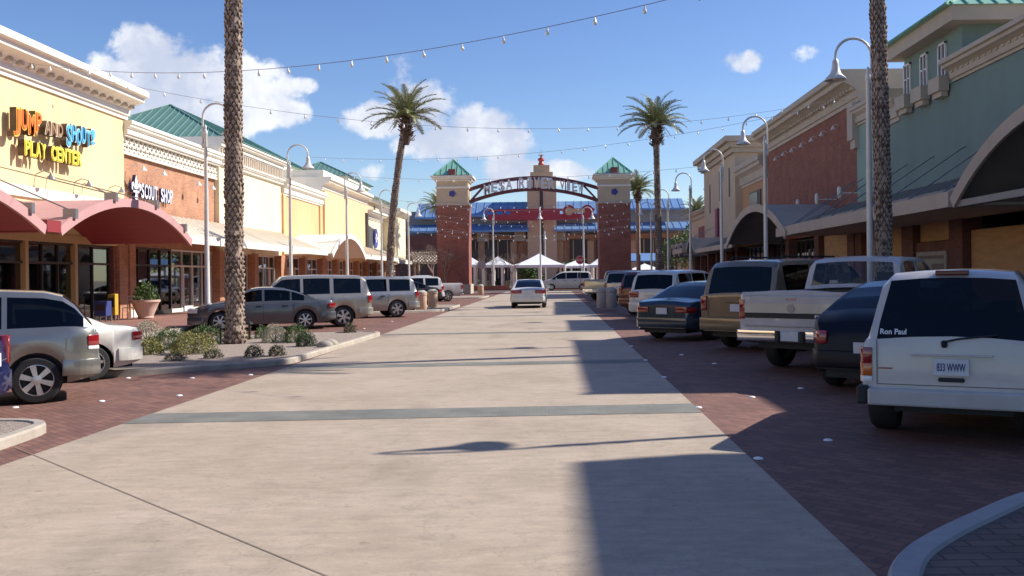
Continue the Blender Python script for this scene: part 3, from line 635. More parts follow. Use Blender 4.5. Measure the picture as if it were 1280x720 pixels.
# E: peach tall
YE_ = 88
E_ = thing('shop_building', 'tall peach plastered building with a stepped white cornice', 'building', (XL,80,0))
shell(-1, YD+.001, YE_, 8.3, 'plaster_peach', E_)
b = MB(); bx(b,-1,.0,.25,YD+.002,YE_,3.1,8.2); b.build('wall_panel', M['plaster_peach'], E_)
cornice(-1, YD-.2, YE_+.3, 8.2, 1.0, .8, M['trim_white'], E_, back=-6)
b = MB(); bx(b,-1,-6,.1,YD+.3,YE_-.5,9.2,9.75); b.build('parapet', M['trim_white'], E_)
sloped_canopy(-1, 72.3, YE_, 4.5, 3.35, 2.95, 'awning_white', E_, fm='trim_white')
for i in range(4):
    y0_ = YD+.1+i*4; pier(-1, y0_, y0_+.7, E_, 'brick_orange'); shopfront(-1, y0_+.75, y0_+3.95, E_, bays=3)
b = MB(); bx(b,-1,.26,.4,YE_-1.2,YE_-.4,4.3,7.5); b.build('blade_panel', M['frame_dark'], E_)
# F: cream low
F_ = thing('shop_building', 'far cream building with a round blue sign and stepped parapet on the left', 'building', (XL,97,0))
shell(-1, YE_+.001, 106, 7.2, 'plaster_cream', F_)
cornice(-1, YE_+.3, 106, 7.1, .8, .7, M['trim_white'], F_, back=-6)
b = MB(); bx(b,-1,-.01,1.3,97,103.5,3.1,7.9); b.build('bay', M['plaster_cream'], F_)
profile_trim('bay_cornice', -1, [(0,7.9),(1.4,7.9),(1.9,8.3),(1.9,8.6),(0,8.6)], 96.6, 103.9, M['trim_white'], F_)
sloped_canopy(-1, YE_+.01, 96.9, 4.4, 3.2, 2.9, 'awning_white', F_, fm='trim_white')
for i in range(4):
    y0_ = YE_+.1+i*4.4; pier(-1, y0_, y0_+.8, F_, 'brick_orange'); shopfront(-1, y0_+.85, y0_+4.3, F_, bays=3)
RS = thing('sign', 'round blue sign on the far cream wall beside the second left palm', 'sign', (XL,92,6))
p = at_x(471,298,XL+.2); b = MB(); b.lathe([(.95,0),(.95,.14)], (XL+.02,p.y,p.z), 24, axis='x'); b.build('disc', mat('sign_blue_deep', (.05,.08,.32), .4), RS)
b = MB(); b.box(XL+.165,XL+.19,p.y-.5,p.y+.5,p.z-.12,p.z+.12); b.box(XL+.165,XL+.19,p.y-.2,p.y+.15,p.z-.4,p.z+.45); b.build('emblem', M['white_ink'], RS)
# green-roofed towers rising behind the left parapets
def roof_tower(label, x0, x1, y0, y1, z0, z1, h, wallm, roofm='roof_green', ov=.9, win=0, trim='trim_white'):
    t = thing('roof_tower', label, 'roof tower', ((x0+x1)/2,(y0+y1)/2,z0))
    b = MB(); b.box(x0,x1,y0,y1,z0,z1); b.build('wall', M[wallm], t)
    b = MB(); b.box(x0-ov*.5,x1+ov*.5,y0-ov*.5,y1+ov*.5,z1-.35,z1-.01); b.build('eave', M[trim], t)
    b = MB(); hip_roof(b, x0, x1, y0, y1, z1, h, ov); b.build('roof', M[roofm], t)
    for i in range(win):
        yy_ = y0+(i+.5)*(y1-y0)/win; b = MB(); b.box(x1,x1+.04,yy_-.35,yy_+.35,z1-1.35,z1-.6); b.build('window', M['frame_dark'], t)
    return t
roof_tower('green metal hip roof rising behind the scout shop parapet', -31.2, -21.0, 60.5, 85, 7.5, 10.5, 3.1, 'trim_white', ov=.5)
roof_tower('small green hip roof behind the low orange building', -25.8, -19.5, 90.5, 101, 7, 11.2, 1.75, 'plaster_cream', ov=.5)
roof_tower('long green roof with a white gable end near the arch', -24, -18.5, 92, 106, 8, 9.6, 1.6, 'plaster_tan', win=3)
# ================================================================== RIGHT SIDE
def canopy_flat(y0, y1, par, z=3.55, proj=3.3, m='awning_grey', edge='trim_tan'):
    b = MB(); bx(b,1,proj-.02,proj+.12,y0,y1,z-.2,z+.22,1); bx(b,1,.02,proj-.021,y0,y1,z-.15,z-.07,1)
    k = y0+.05
    while k < y1: bx(b,1,.021,proj-.03,k,k+.1,z-.069,z+.14,1); k += 1.4
    o = b.build('canopy', [M[m], M[edge]], par)
    b = MB(); b.prism_y([(wx(1,.02),z+1.25),(wx(1,2.1),z+.55),(wx(1,2.1),z+.47),(wx(1,.02),z+1.17)], y0+.3, y1-.3)
    y = y0+.5
    while y < y1-.4: b.bar((wx(1,.04),y,z+1.27),(wx(1,2.08),y,z+.57),.04,.03); y += .6
    b.build('metal_sheet', M[m], o)
    y = y0+.8
    while y < y1:
        r_ = rod(o, (wx(1,proj),y,z+.2), (wx(1,.02),y+.6,z+2.3), .022); y += 2.7
    return o
# teal building
T_ = thing('shop_building', 'teal plastered building in shade with a dentilled tan cornice and grey canopy', 'building', (XR,30,0))
YT0, YT1 = 9.0, 40.4
shell(1, YT0, YT1, 8.35, 'plaster_teal', T_, zb=3.6)
cornice(1, YT0, 33.4, 8.2, .75, .55, M['trim_tan'], T_, dent=.42, back=-6)
cornice(1, 38.6, YT1, 7.7, 1.3, .5, M['trim_tan'], T_, back=-6, name='end_cornice')
b = MB(); bx(b,1,-.4,-.001,YT1-.0,44.2,3.6,8.4); b.build('recess_wall', M['plaster_mint'], T_)
b = MB(); bx(b,1,-12,-.401,YT1-.0,44.2,.15,8.4); b.build('recess_wall', M['plaster_bluegrey'], T_)
cornice(1, YT1+.01, 44.2, 8.3, .9, .35, M['trim_tan'], T_, back=-6, name='recess_cornice')
# tower with the three small windows: real lofted block over the facade
UT = thing('roof_tower', 'teal upper storey with three white framed windows and a green hip roof', 'roof tower', (XR+4,36.5,8.7))
b = MB(); bx(b,1,-9,.05,32.6,38.0,8.2,10.25); b.build('wall', M['plaster_teal'], UT)
b = MB(); bx(b,1,-9.6,.65,32.0,38.4,10.0,10.5); b.build('eave', M['trim_tan'], UT)
b = MB(); hip_roof(b, wx(1,.3), wx(1,-9), 32.5, 37.9, 10.5, 2.2, .6); b.build('roof', M['roof_mint'], UT)
for px in (1140,1161,1184):
    yk = ypx(px, XR)
    f = MB()
    zo = -.2
    for (a0_, a1_, z0_, z1_) in ((-.34,-.27,8.55,9.75),(.27,.34,8.55,9.75),(-.34,.34,9.68,9.75),(-.34,.34,8.5,8.57),(-.03,.03,8.57,9.68),(-.27,.27,9.12,9.18)):
        bx(f,1,.056,.13,yk+a0_,yk+a1_,z0_,z1_)
    w_ = f.build('window', M['frame_white'], UT)
    g = MB(); bx(g,1,.052,.08,yk-.27,yk+.27,8.57,9.68); g.build('pane', M['frame_dark'], w_)
    g = MB(); bx(g,1,.06,.42,yk-.5,yk+.5,7.98,8.5); bx(g,1,.06,.3,yk-.4,yk+.4,7.8,7.98); g.build('sill', M['trim_tan'], w_)
barrel(1, 14.3, 25.7, 3.55, 1.9, .02, 3.3, 'awning_grey', 'trim_tan', T_, edge=.30)
b = MB(); bx(b,1,3.0,3.3,14.3,25.7,3.33,3.5); b.build('tie_beam', M['awning_grey'], T_)
canopy_flat(25.75, 43.1, T_)
pier(1, 32.5, 33.6, T_, 'brick_brown', 3.6); pier(1, 37.0, 38.2, T_, 'brick_brown', 3.6); pier(1, 43.2, 44.1, T_, 'brick_brown', 3.6); pier(1, 27.2, 28.2, T_, 'brick_brown', 3.6); pier(1, 12, 13, T_, 'brick_brown', 3.6)
def board(par, y0, y1, z0, z1, m='plywood'):
    b = MB(); bx(b,1,-.2,-.1,y0,y1,z0,z1); return b.build('plywood_panel', M[m], par)
board(T_, 28.25, 32.45, .15, 3.0); 
b = MB(); bx(b,1,-.3,.05,33.65,36.95,.15,2.72); b.build('brick_infill', M['brick_brown'], T_); board(T_, 33.65, 36.95, 2.75, 3.5)
board(T_, 38.25, 43.15, .15, 3.5)
PO = thing('poster_board', 'pale grey poster board fixed to the brown brick under the right canopy', 'poster', (XR-.1,35,1))
b = MB(); bx(b,1,.06,.12,34.0,36.8,.9,2.35); b.build('board', mat('poster_grey', (.35,.34,.33), .7, var=.25, vscale=2), PO)
b = MB(); bx(b,1,.121,.13,34.2,36.6,2.08,2.2); bx(b,1,.121,.13,34.2,35.3,1.2,1.9); bx(b,1,.121,.13,35.6,36.6,1.35,1.7); b.build('print', mat('poster_print', (.16,.13,.12), .7), PO)
shopfront(1, 13.1, 27.1, T_, 'frame_dark', zt=3.5, bays=8)
# brick building
BR = thing('shop_building', 'dark red brick building in shade with a deep tan cornice on the right', 'building', (XR,53,0))
YR0, YR1 = 44.2, 62.6
b = MB(); bx(b,1,-18,0,YR0+.001,YR1,3.6,9.5); b.build('wall', M['brick_red'], BR)
b = MB(); bx(b,1,-18,-5,YR0+.001,YR1,.1,3.59); b.build('interior', M['interior'], BR)
cornice(1, YR0-.6, YR1+.3, 9.4, 1.45, 1.0, M['trim_tan'], BR, dent=.5, back=-6)
b = MB(); bx(b,1,.0,.3,YR0-.3,YR0+.5,7.7,9.4); bx(b,1,.0,.18,YR0-.3,YR0+.4,7.3,7.7); b.build('bracket', M['trim_tan'], BR)
canopy_flat(43.2, 46.2, BR, proj=3.2)
o = barrel(1, 44.0, 59.2, 3.5, 1.75, .02, 3.32, 'awning_grey', 'trim_tan', BR, edge=.35)
for (px, py) in ((975,199),(985,193),(996,188),(1008,182),(1021,175),(1034,168),(1049,160)):
    p = at_x(px, py, XR); wall_lamp(BR, 1, p.y, p.z, .3)
for (px, py) in ((976,262),(997,255),(1021,248),(1049,240)):
    p = at_x(px, py, XR-1); b = MB(); b.tube([(XR-.02,p.y,p.z-.05),(XR-1,p.y,p.z-.05)], .03, 6); b.lathe([(.06,-.28),(.1,-.2),(.1,.15),(.05,.25)], (XR-1,p.y,p.z), 8); b.build('wall_lamp', M['trim_white'], BR)
pier(1, 44.3, 45.3, BR, 'brick_brown', 3.6); pier(1, 50.2, 51, BR, 'brick_brown', 3.6); pier(1, 56.5, 57.4, BR, 'brick_brown', 3.6)
board(BR, 45.35, 50.1, .15, 3.5); shopfront(1, 51.1, 56.4, BR, 'frame_dark', zt=3.5, bays=5, door=2); shopfront(1, 57.5, 62.5, BR, 'frame_dark', zt=3.5, bays=4)
# row of blank shop lettering in the arch shade is unreadable: bright window signs
b = MB()
for i in range(9): 
    if i % 4 != 3: bx(b,1,-.2,-.19,51.6+i*.5,51.9+i*.5,2.5,2.75)
for (y_, z_) in ((52.2,1.9),(53.4,1.7),(54.8,2.0),(55.6,1.6)): bx(b,1,-.2,-.19,y_,y_+.4,z_,z_+.35)
b.build('window_signs', M['trim_white'], BR)
# tan infill with the picture window
TI = thing('shop_building', 'rust coloured low wall with one tall green tinted window between brick and tan tower', 'building', (XR,66,0))
Y1 = 71.3
shell(1, YR1+.001, Y1, 7.9, 'plaster_rust', TI, zb=3.6)
cornice(1, YR1+.3, Y1, 7.85, 1.6, .6, M['trim_tan'], TI, back=-6)
p0, p1 = ypx(953,XR), ypx(939,XR); b = MB(); bx(b,1,.0,.08,p0,p1,4.9,7.3); w_ = b.build('window', M['frame_dark'], TI)
b = MB(); bx(b,1,.085,.1,p0+.9,p1-.1,5.0,7.2); b.build('pane', mat('tinted_pane', (.12,.2,.18), .15), w_)
sloped_canopy(1, 59.4, 75, 4.6, 3.5, 2.95, 'awning_grey', TI, fm='trim_tan')
pier(1, 62.7, 63.5, TI, 'brick_brown', 3.6); shopfront(1, 63.6, 71, TI, 'frame_dark', zt=3.5, bays=5)
# tan tower
TT = thing('shop_building', 'tall tan plastered tower building with stepped cornice and red and purple banner', 'building', (XR,78,0))
shell(1, Y1+.001, 86, 10.9, 'plaster_tan', TT, zb=3.6, depth=8); b = MB(); bx(b,1,.0,.5,Y1+.001,86,3.6,10.6); b.build('wall_panel', M['plaster_tan'], TT)
b = MB()
for k, (o_, z0_, z1_) in enumerate(((.75,10.6,10.95),(1.0,10.951,11.35),(1.35,11.351,11.75))): bx(b,1,-8-o_+.5,o_,Y1-(o_-.5),86+(o_-.5),z0_,z1_)
b.build('cornice', M['trim_tan'], TT)
b = MB()
for (y_, z0_, z1_) in ((73.3,7.5,9.7),(77.6,7.5,9.9),(82.5,6.8,9.3)): bx(b,1,.5,.53,y_,y_+.5,z0_,z1_)
b.build('slit_window', M['frame_dark'], TT)
BN = thing('banner', 'narrow red and purple banner hanging on the tan tower', 'banner', (XR-.6,79,5))
b = MB(); bx(b,1,.62,.66,78.3,79.4,4.6,6.9); b.build('cloth', mat('banner_red', (.45,.05,.10), .7, var=.5, vscale=1.5, col2=(.08,.04,.22)), BN)
b = MB(); bx(b,1,.5,.68,78.25,79.45,6.9,6.97); b.build('rail', M['steel'], BN)
barrel(1, 75.2, 79.6, 3.4, 1.1, .02, 3.0, 'awning_grey', 'trim_tan', TT, edge=.2, n=10)
canopy_flat(79.7, 86, TT)
for y_ in (72.5,77,81.5): pier(1, y_, y_+.8, TT, 'brick_brown', 3.6); shopfront(1, y_+.85, y_+4.4, TT, 'frame_dark', zt=3.5, bays=2)
# far right row
FR = thing('shop_building', 'far low tan building with arched openings beside the right brick tower', 'building', (XR,93,0))
shell(1, 86.001, 98, 6.9, 'plaster_tan', FR, zb=3.6); cornice(1, 86.3, 98, 6.8, .8, .6, M['trim_tan'], FR, back=-6)
b = MB(); bx(b,1,-.01,.3,87,91,3.6,6.0); b.build('wall_panel', M['brick_tower'], FR)
for y_ in (87,90.5,94): barrel(1, y_, y_+3.2, 3.3, 1.2, .02, 2.2, 'awning_grey', 'trim_tan', FR, edge=.2, n=10)
for y_ in (86.1,90.3,94.5): pier(1, y_, y_+.7, FR, 'brick_brown', 3.6); shopfront(1, y_+.75, y_+4.1, FR, 'frame_dark', zt=3.5, bays=2)
roof_tower('small green hip roof above a tan block behind the tan tower on the right', 15.5, 22, 87, 94, 6.8, 9.9, 1.7, 'plaster_tan', ov=.7, trim='trim_tan')
roof_tower('pale green hip roof far off beyond the right shops', 21, 34, 104, 116, 0, 8.6, 1.9, 'plaster_tan', ov=.8, trim='trim_tan')
# blocks nearer than the photo's right edge: they throw the stepped shade on the street
OS = thing('shop_building', 'teal plastered building with a raised parapet nearest the camera on the right', 'building', (XR,0,0))
shell(1, -14, YT0-.01, 8.35, 'plaster_teal', OS, zb=3.6); b = MB(); bx(b,1,-8,.7,-13,12.2,9.96,10.9); bx(b,1,-8,.3,-13,12.2,8.3,9.959); b.build('parapet', M['plaster_teal'], OS)
OT = thing('roof_tower', 'teal raised block over the near right shopfronts with a green hip roof', 'roof tower', (XR+4,22,8.7))
b = MB(); bx(b,1,-9,.05,17.6,27.0,8.2,10.25); b.build('wall', M['plaster_teal'], OT)
b = MB(); bx(b,1,-9.6,.65,17.0,27.6,10.0,10.5); b.build('eave', M['trim_tan'], OT)
b = MB(); hip_roof(b, wx(1,.3), wx(1,-9), 17.4, 27.2, 10.5, 2.2, .6); b.build('roof', M['roof_mint'], OT)
# ================================================================== GATE
GY = 92.0
def gate_tower(cx, label):
    t = thing('gate_tower', label, 'tower', (cx,GY,0), 0, 'brick towers of the entrance arch')
    s = 1.5
    b = MB(); b.box(cx-s,cx+s,GY-s,GY+s,0,8.35); b.build('shaft', M['brick_tower'], t)
    b = MB(); b.box(cx-s-.15,cx+s+.15,GY-s-.15,GY+s+.15,0,.9); b.box(cx-s-.08,cx+s+.08,GY-s-.08,GY+s+.08,8.351,8.6); b.build('band', M['trim_tan'], t)
    b = MB(); b.box(cx-s+.02,cx+s-.02,GY-s+.02,GY+s-.02,8.601,11.2); b.build('upper_block', M['plaster_tan'], t)
    b = MB(); b.box(cx-s-.08,cx+s+.08,GY-s-.08,GY+s+.08,9.95,10.12)
    for k, o_ in enumerate((.15,.32,.48)): b.box(cx-s-o_,cx+s+o_,GY-s-o_,GY+s+o_,10.62+k*.17,10.789+k*.17)
    b.build('cornice', M['trim_white'], t)
    b = MB(); hip_roof(b, cx-s, cx+s, GY-s, GY+s, 11.2, 1.65, .25); b.build('roof', M['roof_mint'], t)
    b = MB()
    for (ax, ay, wx_, wy_) in ((0,-s+.1,.32,.32),): b.box(cx+ax-wx_,cx+ax+wx_,GY+ay-wy_-.02,GY+ay+wy_,11.15,11.75)
    b.build('dormer_vent', mat('vent_red', (.20,.05,.04), .6), t)
    b = MB()
    b.lathe([(.34,0),(.34,.06)], (cx,GY-s-.05,9.45), 5, axis='y'); b.build('star_medallion', mat('medallion_blue', (.05,.05,.25), .5), t)
    return t
GLX, GRX = at_y(568,300,GY).x, at_y(767.5,300,GY).x
gate_tower(GLX, 'left brick gate tower with cream top and mint pyramid roof, sunlit on its street side')
gate_tower(GRX, 'right brick gate tower with cream top and mint pyramid roof, dark in shade')
AR = thing('gate_arch', 'maroon steel truss arch carrying pale letters between the two brick towers', 'arch', ((GLX+GRX)/2,GY,8.5))
M['arch_steel'] = mat('arch_steel', (.13,.03,.04), .45, .2); M['arch_letter'] = mat('arch_letter', (.60,.57,.59), .45, .3)
ax0, ax1 = GLX+1.5, GRX-1.5; acx = (ax0+ax1)/2; ahw = (ax1-ax0)/2
def zu(x): return 9.95+1.05*(1-((x-acx)/ahw)**2)
def zl_(x): return 8.75+1.15*(1-((x-acx)/ahw)**2)
n = 26
for nm, zf in (('upper_chord', zu), ('lower_chord', zl_)):
    for yy_ in (GY-.35, GY+.35):
        b = MB()
        for k in range(n):
            xa, xb = ax0+2*ahw*k/n, ax0+2*ahw*(k+1)/n; b.bar((xa,yy_,zf(xa)),(xb+.01,yy_,zf(xb)),.22,.26)
        b.build(nm, M['arch_steel'], AR)
b = MB(); k = 8
for i in range(k+1):
    x = ax0+2*ahw*i/k
    for yy_ in (GY-.35, GY+.35):
        if 0 < i < k and (i in (1,k-1) or yy_ > GY): b.bar((x,yy_,zl_(x)),(x,yy_,zu(x)),.10,.10)
        if i in (0, k-1):
            x2 = ax0+2*ahw*(i+1)/k
            if i < k/2: b.bar((x,yy_,zl_(x)),(x2,yy_,zu(x2)),.12,.12)
            else: b.bar((x,yy_,zu(x)),(x2,yy_,zl_(x2)),.12,.12)
    b.bar((x,GY-.35,zu(x)),(x,GY+.35,zu(x)),.1,.1); b.build('web_bar', M['arch_steel'], AR); b = MB()

GS = thing('sign', 'pale raised letters standing along the maroon entrance arch', 'sign', (acx,GY-.6,9.3))
def arch_word(wd, px0, px1, hgt):
    xa, xb = at_y(px0,230,GY-.6).x, at_y(px1,230,GY-.6).x; n_ = len(wd)
    for i, ch in enumerate(wd):
        x = xa+(i+.5)*(xb-xa)/n_; zc = (zu(x)+zl_(x))/2+.02
        text('letter', ch, hgt, .14, M['arch_letter'], Vector((x,GY-.62,zc)), '-y', GS, width=(xb-xa)/n_*.86*(.6 if ch == 'I' else 1), bold=.03)
arch_word('MESA', 604, 641, .92); arch_word('RIVER', 648, 694, 1.08); arch_word('VIEW', 699, 730, .88)
# ================================================================== CINEMA BLOCK BEHIND
CY = 150.0
def cx_(px): return at_y(px,300,CY).x
def cz_(py, px=693): return at_y(px,py,CY).z
CN = thing('cinema_building', 'big brick building with blue metal roofs and a central stepped tan tower behind the arch', 'building', (cx_(676),CY,0))
b = MB(); b.box(cx_(480),cx_(880),CY,CY+30,0,8.0); b.build('wall', M['brick_orange'], CN)
M['wall_grey'] = mat('wall_grey', (.34,.33,.32), .8, var=.15)
b = MB(); b.box(cx_(505),cx_(866),CY+1,CY+30,8.0,cz_(262)); b.build('upper_wall', M['wall_grey'], CN)
# blue roofs: sloped fascias
def slope(x0, x1, y0, y1, z0, z1, m, nm='roof'):
    b = MB(); b.prism([(x0,y0,z0),(x0,y1,z1),(x0,y1,z1-.3),(x0,y0,z0-.3)], (x1-x0,0,0))
    t = x0+.4
    while t < x1: b.bar((t,y0,z0+.04),(t,y1,z1+.04),.08,.08); t += 1.2
    return b.build(nm, m, CN)
slope(cx_(520), cx_(572), CY-1, CY+3, cz_(270), cz_(251), M['roof_blue']); slope(cx_(583), cx_(660), CY-1, CY+3, cz_(268), cz_(250), M['roof_blue'])
slope(cx_(696), cx_(760), CY-1, CY+3, cz_(268), cz_(250), M['roof_blue']); slope(cx_(780), cx_(856), CY-1, CY+3, cz_(262), cz_(248), M['roof_blue'])
slope(cx_(515), cx_(662), CY-3.2, CY, cz_(288), cz_(279), M['roof_blue'], 'canopy_roof'); slope(cx_(693), cx_(862), CY-3.2, CY, cz_(288), cz_(279), M['roof_blue'], 'canopy_roof')
for px in (652,660,696,703):
    pass
b = MB(); b.box(cx_(660),cx_(696),CY-2,CY+10,0,cz_(222)); b.box(cx_(664),cx_(692),CY-1.5,CY+9,cz_(222),cz_(216)); b.box(cx_(668),cx_(688),CY-1,CY+8,cz_(216),cz_(207)); b.build('tower', mat('cinema_tan', (.60,.42,.27), .85, var=.1), CN)
b = MB(); x = cx_(677.5); b.box(x-.25,x+.25,CY-2.1,CY-2.0,cz_(330),cz_(240)); b.build('tower_slot', M['frame_dark'], CN)
b = MB(); b.lathe([(.5,cz_(207)),(.5,cz_(203)),(.32,cz_(200)),(.55,cz_(198)),(.5,cz_(196)),(.2,cz_(195)),(.1,cz_(192))], (x,CY+2,0), 12); b.build('lantern', mat('lantern_red', (.42,.07,.06), .5), CN)
b = MB(); b.tube([(x,CY+2,cz_(193)),(x,CY+2,cz_(184))], [.07,.03], 6); b.lathe([(.5,cz_(192)),(.5,cz_(191.6))], (x,CY+2,0), 12); b.build('spire', M['steel'], CN)
b = MB(); M['truss_red'] = mat('truss_red', (.38,.03,.045), .5)
b.box(cx_(613),cx_(742),CY-5,CY-4.4,cz_(277),cz_(270)); b.box(cx_(613),cx_(742),CY-5,CY-4.4,cz_(266),cz_(263.5)); b.box(cx_(640),cx_(700),CY-5.01,CY-4.39,cz_(270),cz_(265))
for k in range(24):
    xa = cx_(613+k*5.4); b.bar((xa,CY-4.7,cz_(270)),(xa+.6*(1 if k%2 else -1),CY-4.7,cz_(265)),.15,.15)
b.build('red_truss', M['truss_red'], CN)
RG = thing('sign', 'round red emblem sign on the red truss of the cinema, right of centre', 'sign', (cx_(712),CY-5.2,11))
b = MB(); b.lathe([(.95,0),(.95,.2)], (cx_(711),CY-5.25,cz_(267)), 20, axis='y'); b.lathe([(.95,0),(.95,.2)], (cx_(733),CY-5.25,cz_(267)), 20, axis='y'); b.build('disc', M['truss_red'], RG)
b = MB(); b.lathe([(.6,0),(.6,.1)], (cx_(711),CY-5.35,cz_(267)), 20, axis='y'); b.box(cx_(713),cx_(730),CY-5.3,CY-5.2,cz_(269),cz_(264)); b.build('emblem', mat('emblem_tan', (.55,.35,.2), .5), RG)
# piers, windows, light panels of the cinema wall
for (a_, c_) in ((523,548),(590,600),(606,640),(712,735),(745,760),(800,820),(826,846)):
    f = MB(); f.box(cx_(a_),cx_(c_),CY-.25,CY-.05,1.0,7.2); w_ = f.build('window', M['frame_dark'], CN)
    f = MB(); k = cx_(a_)+.5
    while k < cx_(c_)-.3: f.box(k,k+.12,CY-.32,CY-.26,1.1,7.1); k += 1.5
    f.box(cx_(a_)+.2,cx_(c_)-.2,CY-.31,CY-.27,4.0,4.15); f.build('mullion', M['frame_yellow'], w_)
for px in (551,583,602,642,700,738,763,790,823,850): b = MB(); b.box(cx_(px)-.5,cx_(px)+.5,CY-.5,CY,0,6.95); b.build('pilaster', mat('cinema_brown', (.52,.32,.19), .85, var=.1), CN)
for px in (604,650,700,755,578): b = MB(); b.box(cx_(px)-.9,cx_(px)+.9,CY-.62,CY,7.0,8.6); b.build('light_panel', M['trim_tan'], CN)
LB = thing('shop_building', 'distant low brown building with dark windows at the far left of the cinema', 'building', (cx_(490),140,0))
b = MB(); b.box(at_y(440,300,140).x,at_y(560,300,140).x,136,146,0,7.5); b.build('wall', M['brick_brown'], LB)
b = MB()
for k in range(6): b.box(at_y(500,300,136).x+k*2.4,at_y(500,300,136).x+k*2.4+1.4,135.9,136,1,5.5)
b.build('window', M['frame_dark'], LB)
# white market tents
TY = 118.0
def tent(px0, px1, py_eave, py_top, label, Y=TY, posts=4):
    x0, x1 = at_y(px0,340,Y).x, at_y(px1,340,Y).x; ze, zt_ = at_y((px0+px1)/2,py_eave,Y).z, at_y((px0+px1)/2,py_top,Y).z
    d = (x1-x0); t = thing('market_tent', label, 'tent', ((x0+x1)/2,Y+d/2,0), 0, 'white market tents behind the arch')
    b = MB(); c = ((x0+x1)/2, Y+d/2); n = 8
    prev = None
    for k in range(n+1):                       # a gently sagging four-sided canvas
        s_ = 1-k/n; hw = d/2*s_; z = ze+(zt_-ze)*((1-s_)**1.25); ring = [b.bm.verts.new((c[0]+sx_*hw,c[1]+sy_*hw,z)) for sx_, sy_ in ((-1,-1),(1,-1),(1,1),(-1,1))] if k < n else [b.bm.verts.new((c[0],c[1],z))]*4
        if prev:
            for j in range(4):
                vs = [prev[j],prev[(j+1)%4],ring[(j+1)%4],ring[j]]; vs = [q for i_, q in enumerate(vs) if q not in vs[:i_]]; b.face(vs)
        prev = ring
    for j, (sx_, sy_) in enumerate(((-1,-1),(1,-1),(1,1),(-1,1))):
        q = ((-1,-1),(1,-1),(1,1),(-1,1))[(j+1)%4]; p_ = (c[0]+sx_*d/2,c[1]+sy_*d/2,ze); r_ = (c[0]+q[0]*d/2,c[1]+q[1]*d/2,ze)
        b.poly([p_,r_,(r_[0],r_[1],ze-.32),(p_[0],p_[1],ze-.32)])
    b.build('canopy', M['tent'], t, norm=True)
    for sx_ in [(-1+2*i/(posts-1)) for i in range(posts)]:
        for sy_ in (-1,1):
            b = MB(); b.tube([(c[0]+sx_*d/2*.97,c[1]+sy_*d/2*.97,0),(c[0]+sx_*d/2*.97,c[1]+sy_*d/2*.97,ze)], .14, 8); b.build('post', M['trim_white'], t)
    return t
tent(641,707,331,316,'large white peaked tent in the centre behind the lamp post', posts=3)
tent(603,640,331,320,'small white peaked tent left of the large centre tent')
tent(570,605,331,321,'white tent partly behind the left brick gate tower')
tent(736,772,331,318,'white tent partly behind the right brick gate tower', posts=4)
tent(700,742,332,325,'low white canopy between the large tent and the right tents', Y=124)
tent(786,830,337,329,'white flat stall just right of the right brick gate tower', Y=112)
def awn(label, px0, px1, py0, py1, Y, m):
    t = thing('canopy', label, 'canopy', (at_y((px0+px1)/2,340,Y).x,Y,0)); x0, x1 = at_y(px0,330,Y).x, at_y(px1,330,Y).x; z0, z1 = at_y(px0,py1,Y).z, at_y(px0,py0,Y).z
    b = MB(); b.prism([(x0,Y,z0),(x0,Y+3,z1),(x0,Y+3,z1-.15),(x0,Y,z0-.15)], (x1-x0,0,0)); b.build('roof', m, t)
    for x in (x0+.2,x1-.2):
        for y_ in (Y+.1,Y+2.9): b = MB(); b.box(x-.1,x+.1,y_-.1,y_+.1,0,z0-.1); b.build('post', M['trim_tan'], t)
awn('blue roofed canopy beside the right brick gate tower', 787, 826, 316, 326, 108, M['roof_blue'])
awn('cream pergola canopy left of the left brick gate tower', 516, 553, 318, 327, 100, M['trim_white'])
b = MB(); PG = thing('pergola_lattice', 'pale wooden lattice leaning over the cream pergola left of the gate', 'pergola', (at_y(530,300,99).x,99,3))
for k in range(9):
    xa = at_y(510+k*4.5,320,99).x; b.bar((xa,99,3.0),(xa+1.4,99,4.2),.12,.12); b.bar((xa+1.4,99,3.0),(xa,99,4.2),.12,.12)
b.build('slats', M['trim_white'], PG)
# low planter wall past the cross street
PW = thing('planter_wall', 'low brick planter wall running across the end of the street', 'planter', (0,109.5,0))
b = MB(); b.box(at_y(592,350,109).x,at_y(652,350,109).x,109,109.6,.0,.55); b.box(at_y(686,350,109).x,at_y(748,350,109).x,109,109.6,.0,.55); b.build('wall', M['brick_tower'], PW)
# ================================================================== STREET FURNITURE
def make_lamp():
    t = thing('street_lamp', '', 'street lamp', (0,0,0))
    b = MB(); b.lathe([(.20,0),(.20,.12),(.13,.2),(.11,.5),(.09,.6),(.075,3.0),(.055,6.25),(.07,6.3),(.07,6.4),(.03,6.48),(.045,6.56),(.01,6.62)], (0,0,0), 12); b.build('pole', M['pole_white'], t, world=False, smooth=40)
    pts = [(-.09,0,5.85),(-.09,0,6.75)]
    for k in range(13):
        a = math.pi*k/12; pts.append((.36-.45*math.cos(a), 0, 6.88+.45*math.sin(a)))
    pts.append((.81,0,6.72))
    b = MB(); b.tube(pts, .035, 8); b.build('arm', M['pole_white'], t, world=False, smooth=60)
    b = MB(); b.box(-.13,-.02,-.05,.05,5.9,6.0); b.box(-.13,-.02,-.05,.05,6.2,6.3); b.build('bracket', M['pole_white'], t, world=False)
    b = MB(); pr_ = [(.04,6.82),(.07,6.78),(.085,6.68),(.10,6.56),(.14,6.45),(.23,6.36),(.275,6.30),(.265,6.285),(.2,6.34),(.08,6.45)]
    b.lathe([(r_,z) for r_, z in pr_], (.81,0,0), 20, cap=True); b.build('lamp_shade', M['pole_white'], t, world=False, smooth=40)
    b = MB(); b.lathe([(.07,6.44),(.09,6.37),(.05,6.30),(.01,6.28)], (.81,0,0), 12); b.build('bulb', M['bulb'], t, world=False, smooth=60)
    return t
lamp0 = make_lamp(); first = True
